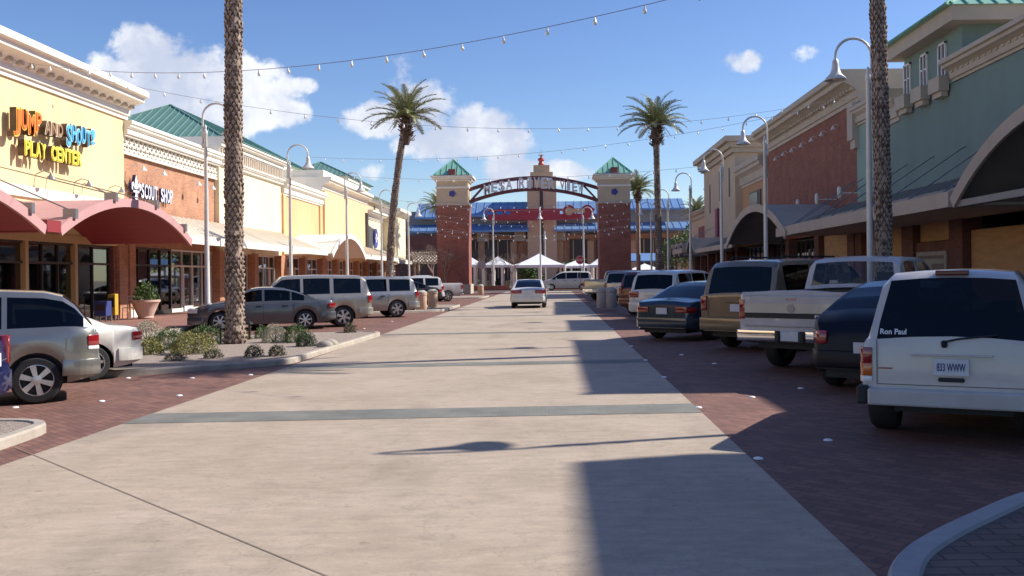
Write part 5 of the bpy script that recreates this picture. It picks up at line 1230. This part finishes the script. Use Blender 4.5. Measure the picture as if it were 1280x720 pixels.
# paints
pw = paint('paint_white', (.50,.475,.46), 0, .3); pw2 = paint('paint_white_warm', (.68,.66,.60), 0, .3); psil = paint('paint_silver', (.29,.29,.27), .75, .3)
pgrey = paint('paint_graphite', (.10,.108,.12), .3, .28); pgold = paint('paint_champagne', (.40,.37,.32), .55, .32); psil2 = paint('paint_pewter', (.38,.375,.36), .6, .32)
pblue = paint('paint_teal_blue', (.028,.05,.075), .3, .25); pnavy = mat('paint_navy', (.004,.005,.012), .45, 0, var=.1, vscale=2, spec=.3); pmar = paint('paint_maroon', (.09,.012,.014), .2, .3)
ptan = paint('paint_gold_tan', (.20,.155,.105), .35, .3); proyal = paint('paint_royal_blue', (.015,.02,.12), .2, .25); pgreyroof = paint('paint_grey', (.2,.2,.2), .3, .3)
def place(px, py, wheel_local, heading, sc=.91):
    """car origin so that a wheel's ground point (local x,y) stands at a photo pixel"""
    p = gp(px, py, .0); c, s = math.cos(heading)*sc, math.sin(heading)*sc
    return (p.x-(wheel_local[0]*c-wheel_local[1]*s), p.y-(wheel_local[0]*s+wheel_local[1]*c))
def rh(a): return R(90-a)         # heading a degrees right of the street direction
def lh(a): return R(180+a)        # heading to the left, turned a degrees towards the camera
# left row: the visible side is the car's left (driver) side = local +y
h = lh(27); sp = CROSS; sp = variant(sp, scale=.90, R=.355)
make_car('parked_car', 'silver crossover parked nose in at the left edge, tan tinted glass and alloy wheels', 'car', sp, psil, place(46,506,(sp['wheels'][0],sp['W']/2),h,.9), h, 'vehicles parked on the left side')
h = lh(46); SED2 = variant(SEDAN, .95, 1.0, scale=.89)
make_car('parked_car', 'white sedan parked between the silver crossover and the planting bed', 'car', SED2, pw2, place(117,477,(SED2['wheels'][0],SED2['W']/2),h,.89), h, 'vehicles parked on the left side')
h = lh(17); sp = SEDAN; sp = variant(sp, scale=.95)
make_car('parked_car', 'dark graphite sedan parked behind the near left palm', 'car', sp, pgrey, place(382,412,(sp['wheels'][0],sp['W']/2),h,.95), h, 'vehicles parked on the left side', gl='car_glass')
h = lh(21); BIG = variant(SUV, 1.02, 1.01, scale=.91, bumper=dict(rear=(.44,.70), front=(.42,.68), out=.05))
make_car('parked_car', 'champagne large SUV parked right behind the graphite sedan', 'SUV', BIG, pgold, place(430,409,(BIG['wheels'][0],BIG['W']/2),h), h, 'vehicles parked on the left side')
h = lh(24); SM = variant(SUV, .97, .97, scale=.91)
make_car('parked_car', 'pewter SUV parked just beyond the champagne one on the left', 'SUV', SM, psil2, place(497,397,(SM['wheels'][0],SM['W']/2),h), h, 'vehicles parked on the left side')
h = lh(25); PK2 = variant(PICKUP, scale=.91); t, wf, sc = make_car('pickup_truck', 'white pickup truck parked near the left brick gate tower', 'pickup truck', PK2, pw, place(560,377,(PICKUP['wheels'][0],PICKUP['W']/2),h), h, 'vehicles parked on the left side'); bed(t, PICKUP, pw)
h = lh(24); make_car('parked_car', 'dark blue sedan half hidden between the pewter SUV and the white pickup', 'car', SEDAN, pnavy, gp(535,379)[:2] if False else (-9.2,57.0), h, 'vehicles parked on the left side')
h = lh(24); make_car('parked_car', 'white SUV half hidden behind the pewter SUV on the left', 'SUV', SM, pw, (-9.3,60.6), h, 'vehicles parked on the left side')
h = lh(19); p = at_y(8,470,11.7); c_, s_ = math.cos(h), math.sin(h); lx, ly = -2.2, .75
make_car('parked_car', 'royal blue car of which only the tail shows at the left frame edge', 'car', variant(SEDAN,1,1.06, tail=[(.66,1.0,.14,.2,'red_lens')]), proyal, (p.x-.16-(lx*c_-(-ly)*s_), 11.7-(lx*s_+(-ly)*c_)), h, 'vehicles parked on the left side')
# driving sedan, seen from behind
p = gp(661,385.5); make_car('driving_car', 'white sedan driving away in the middle of the street', 'car', variant(SEDAN,1,1.0,tail=[(.74,.92,.40,.25,'red_lens')],plate_z=.62), pw2, (p.x-.02,p.y+2.3), rh(0), None, z=.009)
# right row: rear and right side show = local -y is the right side; the near rear wheel is the left one (+y)
h = rh(27); sp = CHEROKEE
JL = (0,0)
t, wf, sc = make_car('parked_car', 'boxy white SUV nearest the camera on the right, spare dark rear glass with a sticker', 'SUV', sp, pw, JL, h, 'vehicles parked on the right side', plate='833 WWW')
JC = t; t['label'] = 'boxy white SUV nearest the camera on the right, sticker in its dark rear window'
b = MB(); b.box(-2.25,-2.10,-.745,.745,.36,.52); b.build('bumper', pw, t, world=False, bevel=.02)
for s in (1,-1): b = MB(); b.box(-2.24,-1.78,min(s*.746,s*.85),max(s*.746,s*.85),.365,.54); b.build('bumper_end', M['black'], t, world=False, bevel=.025)
b = MB(); b.box(-2.145,-2.115,-.36,.36,.835,.852); b.build('tailgate_trim', pw, t, world=False, bevel=.005)
b = MB(); b.box(-2.15,-2.12,-.115,.115,.595,.635); b.build('tailgate_handle', M['black'], t, world=False, bevel=.012)
b = MB(); b.tube([(-2.10,.06,.93),(-2.13,.06,.97)], .028, 8); b.tube([(-2.135,.06,.97),(-2.115,-.06,1.0),(-2.095,-.40,1.04)], .010, 6); b.build('wiper', M['black'], t, world=False)
b = MB(); b.box(-1.93,-1.84,-.15,.15,1.60,1.645); b.build('brake_light', mat('dark_red_lens', (.10,.01,.015), .2), t, world=False, bevel=.01)
b = MB()
for (y0_, y1_, z0_, z1_) in ((-.68,-.660,.55,.98),(.660,.68,.55,.98)): b.box(-2.123,-2.118,y0_,y1_,z0_,z1_) if False else b.box(-2.1225,-2.118,(y0_+y1_)/2-.004,(y0_+y1_)/2+.004,z0_,z1_)
b.box(-2.1225,-2.118,-.665,.665,.55,.558); b.build('tailgate_seam', mat('seam_grey', (.12,.12,.12), .7), t, world=False)
for nm, body_, (yc, zc), hh, ww, mm in (('sticker','Ron Paul',(.52,1.06),.055,.24,'white_ink'),):
    xg = -2.075-.005; me = text_mesh(body_, hh, .002, width=ww, bold=.02); me.materials.append(M['white_ink'])
    me.transform(Matrix.Translation((-2.108+(zc-.985)*.32,yc,zc)) @ Matrix.Rotation(R(-90),4,'Z') @ Matrix.Rotation(R(90-17.7),4,'X')); o = bpy.data.objects.new('sticker', me); link(o, t, False)
b = MB(); b.box(-2.124,-2.118,.53,.66,.70,.715); b.build('badge', mat('faded_red', (.35,.16,.15), .6), t, world=False)
def corner_place(t, px, py, Y, lx, ly, h):
    q = at_y(px, py, Y); c_, s_ = math.cos(h), math.sin(h); t.location.x = q.x-(lx*c_-ly*s_); t.location.y = Y-(lx*s_+ly*c_)
corner_place(t, 1070, 500, 9.3, -2.24, .85, h)
# dark blue rounded car behind it
h = rh(38); CP = variant(SEDAN, .93, 1.04, tum=.36, rin=.24, round=(.6,.7), side=[(.0,.95),(-1.0,-.08)], tail=[(.66,.84,.13,.26,'red_lens')], rw=(-1.6,-.67), bb=.03, plate_z=.62)
CP['prof'] = [(-2.18,.55),(-2.14,.80),(-2.02,.95),(-1.85,1.04),(-1.6,1.10),(-1.3,1.26),(-.95,1.40),(-.55,1.485),(-.1,1.50),(.3,1.45),(.67,1.27),(1.0,1.05),(1.12,1.0),(1.5,.93),(1.85,.82),(2.08,.70),(2.18,.52)]
p = gp(1046,488); c_, s_ = math.cos(h), math.sin(h)
t, wf, sc = make_car('parked_car', 'dark navy rounded car squeezed between the boxy white SUV and the pickup', 'car', CP, pnavy, (0,0), h, 'vehicles parked on the right side')
corner_place(t, 1019, 450, 13.2, -2.18, .70, h)
# pickup
h = rh(43); sp = PICKUP; PL_ = place(985,459,(sp['wheels'][0],sp['W']/2),h)
p = at_y(923,430,0) if False else None
two = paint('paint_cream', (.60,.54,.42), 0, .3)
t, wf, sc = make_car('pickup_truck', 'white and beige pickup truck with chrome rear bumper on the right', 'pickup truck', sp, pw, (0,0), h, 'vehicles parked on the right side', gl='clear_glass')
# put the left rear corner of its tailgate at the photo's pixel
def corner_place(t, px, py, Y, lx, ly, h):
    q = at_y(px, py, Y); c_, s_ = math.cos(h), math.sin(h); t.location.x = q.x-(lx*c_-ly*s_); t.location.y = Y-(lx*s_+ly*c_)
corner_place(t, 925, 400, 16.1, -2.7, .97, h); bed(t, sp, pw)
xo = -2.72
b = MB(); b.box(xo-.012,xo+.02,-.86,.86,.76,1.27); b.build('tailgate', [pw], t, world=False, bevel=.02); tg = t.children[-1]
b = MB(); b.box(xo-.018,xo-.0125,-.855,.855,.90,.985); b.build('trim_band', M['black'], t, world=False)
b = MB(); b.box(xo-.0165,xo-.0125,-.855,.855,.99,1.14); b.build('trim_panel', two, t, world=False)
me = text_mesh('FORD', .05, .004, width=.36, bold=.02); me.materials.append(M['clear_lens']); me.transform(Matrix.Translation((xo-.021,-.60,.942)) @ Matrix.Rotation(R(-90),4,'Z') @ Matrix.Rotation(R(90),4,'X')); link(bpy.data.objects.new('lettering', me), t, False)
for y_ in (.19,-.25): b = MB(); b.box(xo-.10,xo-.05,y_,y_+.06,.52,.70); b.build('bumper_gap', M['black'], t, world=False)
b = MB(); b.lathe([(.07,0),(.07,-.012)], (xo-.018,0,1.065), 20, axis='x'); o = b.build('oval_badge', M['steel'], t, world=False)
b = MB(); b.box(xo-.02,xo-.013,-.09,.09,1.19,1.225); b.build('tailgate_handle', M['chrome'], t, world=False)
# gold SUV
h = rh(45); EX = variant(SUV, 1.06, 1.02, W=2.0, R=.39, tail=[(.86,1.16,.13,.16,'red_lens')])
t, wf, sc = make_car('parked_car', 'gold tan full size SUV with dark glass between the pickup and the blue sedan', 'SUV', EX, ptan, (0,0), h, 'vehicles parked on the right side')
corner_place(t, 877, 400, 20.6, -2.6, .9, h)
b = MB(); 
for s in (1,-1): b.tube([(-1.9,s*.62,1.93),(-1.8,s*.62,1.985),(.3,s*.62,1.99),(.45,s*.62,1.93)], .02, 6)
b.build('roof_rack', M['black'], t, world=False)
# blue sedan
h = rh(40); BS = variant(SEDAN, 1.0, 1.0, rin=.2, tail=[(.70,.84,.30,.2,'red_lens')])
t, wf, sc = make_car('parked_car', 'blue green sedan with a low trunk between the gold SUV and the white minivan', 'car', BS, pblue, (0,0), h, 'vehicles parked on the right side')
corner_place(t, 797, 405, 24.0, -2.3, .78, h)
h = rh(33); t, wf, sc = make_car('parked_car', 'white minivan with wide dark rear glass beyond the blue sedan', 'minivan', MINIVAN, pw2, (0,0), h, 'vehicles parked on the right side')
corner_place(t, 787, 380, 33.5, -2.5, .88, h)
h = rh(38); t, wf, sc = make_car('parked_car', 'dark maroon SUV mostly hidden behind the white minivan', 'SUV', variant(SUV,.95,.93), pmar, (0,0), h, 'vehicles parked on the right side')
corner_place(t, 774, 380, 38.5, -2.33, .88, h)
h = rh(38); t, wf, sc = make_car('parked_car', 'pale gold SUV behind the grey concrete bins', 'SUV', variant(SUV,.97,.97), pgold, (0,0), h, 'vehicles parked on the right side')
corner_place(t, 755, 370, 55.5, -2.38, .9, h)
h = rh(40); t, wf, sc = make_car('pickup_truck', 'silver pickup truck farthest in the right row', 'pickup truck', PICKUP, psil, (0,0), h, 'vehicles parked on the right side'); corner_place(t, 729, 366, 62, -2.7, .97, h); bed(t, PICKUP, psil)
# across the end of the street
h = R(180); t, wf, sc = make_car('parked_car', 'white van crossing behind the stop sign at the end of the street', 'van', variant(MINIVAN,1.1,1.15), pw2, (at_y(709,350,104).x,104), h, None)
h = rh(60); make_car('parked_car', 'white car seen small beyond the right brick gate tower', 'car', SEDAN, pw, (10.5,103), R(180), None)
# ================================================================== PALMS
def frond_mesh(seed):
    rnd = random.Random(seed); b = MB(); L = 2.15; n = 16
    pts = []; ang = 0; p = Vector((0,0,0)); d_ = R(0)
    for k in range(n+1):
        pts.append(p.copy()); a = -(k/n)**1.6*R(62); p = p+Vector((math.cos(a),0,math.sin(a)))*(L/n)
    b.tube(pts, [.028*(1-.85*k/n)+.004 for k in range(n+1)], 4)
    m = 46
    for k in range(3, m):
        t = k/m; i = min(n-1, int(t*n)); f = t*n-i; q = pts[i].lerp(pts[i+1], f); dr = (pts[i+1]-pts[i]).normalized()
        ll = .46*math.sin(math.pi*min(1, .12+t*.88))**.6*(1-.35*t)+.05
        for s in (1,-1):
            dirn = (dr*.75+Vector((0,s*.8,0))+Vector((-dr.z,0,dr.x))*rnd.uniform(.05,.4)).normalized(); le = ll*rnd.uniform(.8,1.1)
            tip = q+dirn*le+Vector((0,0,-.10*le)); wv = dr*.021
            b.poly([q-wv, q+wv, q+dirn*le*.6+wv*.8, tip, q+dirn*le*.6-wv*.8])
    return b
def palm_crown(b, c, seed, nf=46, L=1.0):
    rnd = random.Random(seed)
    src = frond_mesh(seed)
    me = bpy.data.meshes.new('tmp'); src.bm.to_mesh(me); src.bm.free()
    for k in range(nf):
        az = k*2.39996+rnd.uniform(-.2,.2); el = R(82)-R(88)*(k/nf)**.9+rnd.uniform(-.1,.1); s = L*rnd.uniform(.86,1.08)
        mt = Matrix.Translation(c) @ Matrix.Rotation(az,4,'Z') @ Matrix.Rotation(-el,4,'Y') @ Matrix.Rotation(rnd.uniform(-.4,.4),4,'X') @ Matrix.Scale(s,4)
        m2 = me.copy(); m2.transform(mt); b.bm.from_mesh(m2); bpy.data.meshes.remove(m2)
    bpy.data.meshes.remove(me)
def make_palm(x, y, h, r, label, lean=(0,0), seed=1, z0=.12, L=1.0, group='date palms along the street', detail=True, boot=True):
    t = thing('palm_tree', label, 'palm tree', (x,y,z0), 0, group); rnd = random.Random(seed)
    def ctr(z): s = z/h; return Vector((x+lean[0]*s*s, y+lean[1]*s*s, z0+z))
    def rad(z): return r*(1.12-.16*min(1,z/(h*.9)))+(r*.35*max(0,1-z/.5))*.5
    b = MB(); n = 40; b.tube([ctr(h*k/n) for k in range(n+1)], [rad(h*k/n)*.93 for k in range(n+1)], 14)
    if detail:
        z = .03; row = 0; nn = 11; dz = .105
        while z < h:
            for k in range(nn):                    # old leaf bases in a spiral of diamond bosses
                a = 2*math.pi*(k+.5*(row%2))/nn+row*.02; c = ctr(z); rr_ = rad(z)*(1+.03*math.sin(z*3.1+seed)); u_ = Vector((math.cos(a),math.sin(a),0)); v_ = Vector((-u_.y,u_.x,0)); wd = math.pi*rr_/nn*.93
                jz = rnd.uniform(-.012,.012); oo = rr_*rnd.uniform(1.06,1.17)
                p0 = c+u_*rr_*.9; base = [p0-v_*wd+Vector((0,0,jz)), p0+Vector((0,0,-dz*.95+jz)), p0+v_*wd+Vector((0,0,jz)), p0+Vector((0,0,dz*.75+jz))]
                top = [c+u_*oo-v_*wd*.75+Vector((0,0,jz+.03)), c+u_*rr_*.98+Vector((0,0,-dz*.7+jz)), c+u_*oo+v_*wd*.75+Vector((0,0,jz+.03)), c+u_*oo*1.0+Vector((0,0,dz*.55+jz))]
                if rnd.random() < .05: continue
                sc_ = rnd.uniform(.72,1.1); mi_ = 1 if rnd.random() < .18 else 0
                top = [p0+(q-p0)*sc_ for q in top]
                bv = [b.bm.verts.new(q) for q in base]; tv = [b.bm.verts.new(q) for q in top]
                b.face(tv, mi_)
                for j in range(4): b.face([bv[j],bv[(j+1)%4],tv[(j+1)%4],tv[j]], 1 if j in (0,1) else 0)
            z += dz; row += 1
    b.build('trunk', [M['bark'], M['bark_dark']], t)
    top = ctr(h)
    if boot:
        b = MB(); b.lathe([(r*.9,-1.15),(r*1.35,-.9),(r*1.75,-.55),(r*1.7,-.2),(r*1.2,.1),(.05,.25)], tuple(top), 14)
        for k in range(60):
            a = rnd.uniform(0,6.28); zz = rnd.uniform(-1.0,.05); u_ = Vector((math.cos(a),math.sin(a),0)); p = top+u_*r*1.3+Vector((0,0,zz)); b.bar(p, p+u_*rnd.uniform(.12,.3)+Vector((0,0,rnd.uniform(.02,.25))), .07, .03)
        b.build('boot', [M['bark_dark']], t)
    b = MB(); palm_crown(b, top+Vector((0,0,.12)), seed, 34, L); b.build('crown', M['leaf_palm'], t, norm=False)
    b = MB()
    rn = random.Random(seed+5)
    for k in range(9):
        az = k*.7+rn.uniform(-.2,.2); p = top+Vector((0,0,-.1)); q = p+Vector((math.cos(az),math.sin(az),.15))*.5; e = q+Vector((math.cos(az)*.35,math.sin(az)*.35,-.5)); b.tube([p,q,e], [.02,.015,.008], 4)
    b.build('fruit_stalks', M['leaf_dry'], t)
    return t
pl = gp(294, 428, .12)
make_palm(pl.x, pl.y, 10.4, .195, 'near left date palm, its trunk rising out of the top of the picture', (.1,0), 3)
make_palm(-7.75, 45, 8.9, .155, 'second left date palm with its whole crown in the sky', (.85,.2), 11, L=.94)
pr2 = at_y(1105,320,21.5); make_palm(pr2.x, 21.5, 10.5, .165, 'near right date palm, trunk half in shade beside the teal wall', (-.15,0), 5)
make_palm(5.45, 50, 9.2, .155, 'second right date palm with its whole crown in the sky', (-.05,.2), 21, L=.96)
p = at_y(797,240,96); make_palm(p.x, 96, p.z-.1, .22, 'far date palm just right of the right brick gate tower', (0,0), 31, L=1.15, detail=False)
p = at_y(549,252,99); make_palm(p.x, 99, p.z-.9, .22, 'far date palm peeping out left of the left brick gate tower', (0,0), 41, L=1.15, detail=False)
p = at_y(866,262,120); make_palm(p.x+.5, 120, p.z-.6, .22, 'distant palm seen low between the lamps on the right', (0,0), 51, L=1.2, detail=False)
# ================================================================== SHRUBS
def leafball(b, c, rx, rz, n, ls, rnd, upright=.0):
    for k in range(n):
        a = rnd.uniform(0,6.283); ct = rnd.uniform(-.25,1); st = math.sqrt(max(0,1-ct*ct)); rr = rnd.uniform(.6,1.0)**.4*(1+.12*math.sin(3*a+1)+.1*math.sin(7*a))
        p = Vector((c[0]+rx*rr*st*math.cos(a), c[1]+rx*rr*st*math.sin(a), c[2]+rz*max(0,.12+rr*ct)))
        d = Vector((rnd.gauss(0,1),rnd.gauss(0,1),rnd.gauss(0,1)+upright)).normalized(); s_ = d.cross(Vector((rnd.gauss(0,1),rnd.gauss(0,1),rnd.gauss(0,1)))).normalized(); l = ls*rnd.uniform(.6,1.3)
        b.poly([p, p+d*l*.5+s_*l*.22, p+d*l, p+d*l*.5-s_*l*.22])
def shrub(px, py, wpx, hpx, m, label, n=900, ls=.06, upright=0, z=.11, sq=1):
    if ls < .1: n = int(n*1.3); ls *= .75; hpx *= .8; wpx *= .92
    p = gp(px, py, z); s_ = p.y/F; rx = wpx*s_/2; rz = hpx*s_; t = thing('shrub', label, 'shrub', (p.x,p.y,z), 0, None); rnd = random.Random(int(px*7+py))
    b = MB(); leafball(b, (p.x,p.y,z), rx, rz, n, ls, rnd, upright); b.build('foliage', m, t, norm=False)
    b = MB()
    for k in range(9): a = k*.7; b.tube([(p.x,p.y,z-.02),(p.x+rx*.6*math.cos(a),p.y+rx*.6*math.sin(a),z+rz*.7)], [.015,.006], 4)
    b.build('stems', M['branch'], t)
    return t
g1 = mat('shrub_green', (.08,.14,.035), .6, var=.4, vscale=6); g2 = mat('shrub_yellow', (.30,.26,.07), .65, var=.35, vscale=6, col2=(.17,.18,.06)); g3 = mat('shrub_grey', (.40,.39,.28), .7, var=.3, vscale=6)
g4 = mat('shrub_deep', (.04,.075,.025), .6, var=.4, vscale=6); g5 = mat('shrub_dusty', (.13,.12,.07), .7, var=.35, vscale=6)
shrub(184,425,38,26,g3,'pale grey shrub behind the white sedan bumper',1500,.06)
shrub(188,442,30,20,g2,'yellow green low shrub at the left end of the planting bed',1300,.06,1)
shrub(212,436,48,28,g1,'green spreading shrub left of the yellow one in the planting bed',2200,.06)
shrub(240,441,56,28,g2,'wide yellow green shrub in the middle of the planting bed',2600,.06,1)
shrub(258,428,46,24,g1,'green shrub behind the path light left of the near palm',2000,.06)
shrub(218,450,28,9,g5,'low dusty tuft in front of the green shrub',500,.05,1)
shrub(266,447,24,11,g5,'low dusty tuft in front of the yellow shrub',500,.05,1)
shrub(317,445,24,14,g5,'small brown green tuft right of the near palm trunk',700,.05,1)
shrub(346,444,22,13,g5,'second small tuft below the clipped grey shrub',700,.05,1)
shrub(342,427,32,23,g3,'clipped pale grey round shrub right of the near palm trunk',2600,.045)
shrub(327,422,20,15,g1,'dark green shrub half behind the clipped grey one',900,.05)
shrub(370,427,34,24,g1,'bright green round shrub beside the clipped grey one',2200,.05)
shrub(382,432,26,18,g4,'dark green low round shrub nearest the kerb',1800,.045)
shrub(437,415,16,13,g5,'small dusty shrub at the far tip of the planting bed',600,.06)
shrub(305,424,18,12,g2,'small yellow green shrub at the foot of the near palm',600,.05)
for i, (px, py, w_, h_, m) in enumerate(((600,360,24,9,g1),(640,359,20,8,g5),(704,358,22,6,g5),(735,358,18,6,g1),(622,358,20,9,g4))):
    shrub(px, py, w_, h_, m, ['green hedge clump left of the far lamp','dusty hedge clump left of the driving sedan','low hedge clump below the crossing van','low hedge clump under the stop sign','dark hedge clump below the small white tent'][i], 700, .22, z=.02)
b = MB(); leafball(b, (POT.x,POT.y,.80), .44, .62, 600, .14, random.Random(4), 1.2)
o = b.build('potted_plant', g1, None, norm=False); mark(o, 'leafy green plant growing in the large terracotta pot', 'plant')
# small stones lying on the island kerb
for i, (px, py) in enumerate(((405,439),(414,437))):
    p = gp(px, py, .0); b = MB(); bmesh.ops.create_icosphere(b.bm, subdivisions=2, radius=.16)
    for v_ in b.bm.verts: v_.co = Vector((v_.co.x*1.2, v_.co.y*.9, v_.co.z*.8))*(1+.12*math.sin(9*v_.co.x+5*v_.co.y+3*i))+Vector((p.x,p.y,.12))
    mark(b.build('rock', M['kerb'], None, smooth=50), 'pale rock at the road edge of the bed, %s' % ('nearer' if i == 0 else 'farther'), 'rock')
# ================================================================== BARE TREES near the gate
def bare_tree(x, y, h, label, seed, twig=0):
    t = thing('bare_tree', label, 'tree', (x,y,0), 0, 'leafless trees near the arch'); rnd = random.Random(seed); b = MB(); tr = MB()
    tr.tube([(x,y,0),(x+.05,y,h*.25),(x,y,h*.4)], [.13,.1,.08], 7); tr.build('trunk', M['branch'], t)
    def grow(p, d, l, r, k):
        q = p+d*l; b.tube([p, p.lerp(q,.5)+Vector((rnd.gauss(0,1),rnd.gauss(0,1),0))*l*.05, q], [r,r*.8,r*.6], 4, cap=False)
        if k == 0: return
        for _ in range(3 if k > 1 else 4):
            d2 = (d+Vector((rnd.gauss(0,.55),rnd.gauss(0,.55),rnd.gauss(.1,.3)))).normalized(); grow(q, d2, l*rnd.uniform(.6,.85), r*.55, k-1)
    for _ in range(4):
        a = rnd.uniform(0,6.28); grow(Vector((x,y,h*.36)), Vector((math.cos(a)*.5,math.sin(a)*.5,.9)).normalized(), h*.2, .05, 4)
    b.build('crown', M['branch'], t, norm=False); return t
for i, (px, Y, h_, lb) in enumerate(((541,97,5.2,'leafless tree directly left of the left brick gate tower'),(524,101,5,'leafless tree farther left near the cream pergola'),(556,89.5,4.6,'leafless tree in front of the left brick gate tower'),(640,114,5,'leafless tree between the tents under the arch'),(612,118,4.5,'leafless tree behind the small white tent'),(508,90,4,'leafless young tree at the end of the left pavement'))):
    p = at_y(px, 345, Y); bare_tree(p.x, Y, h_, lb, 60+i)
# far trees and hills beyond
def far_tree(x, y, h, r, label, seed):
    t = thing('tree', label, 'tree', (x,y,0), 0, 'evergreen trees far beyond the shops'); rnd = random.Random(seed); b = MB(); b.tube([(x,y,0),(x,y,h*.5)], [.25,.12], 7); b.build('trunk', M['bark_dark'], t)
    b = MB()
    for k in range(9): a = rnd.uniform(0,6.28); rr = r*rnd.uniform(.2,.7); leafball(b, (x+rr*math.cos(a),y+rr*math.sin(a),h*rnd.uniform(.3,.65)), r*.55, h*.32, 260, .4, rnd)
    b.build('crown', g1, t, norm=False)
p = at_y(872,300,128); far_tree(p.x, 128, 8.5, 2.6, 'far round green tree between the lamps on the right', 5)
p = at_y(846,300,135); far_tree(p.x, 135, 8.0, 2.6, 'far green tree right of the second palm', 6)
p = at_y(712,340,126); far_tree(p.x, 126, 3.4, 1.6, 'dark green tree behind the large tent', 7)
p = at_y(660,340,128); far_tree(p.x, 128, 3.4, 1.8, 'dark green tree under the large tent', 8)
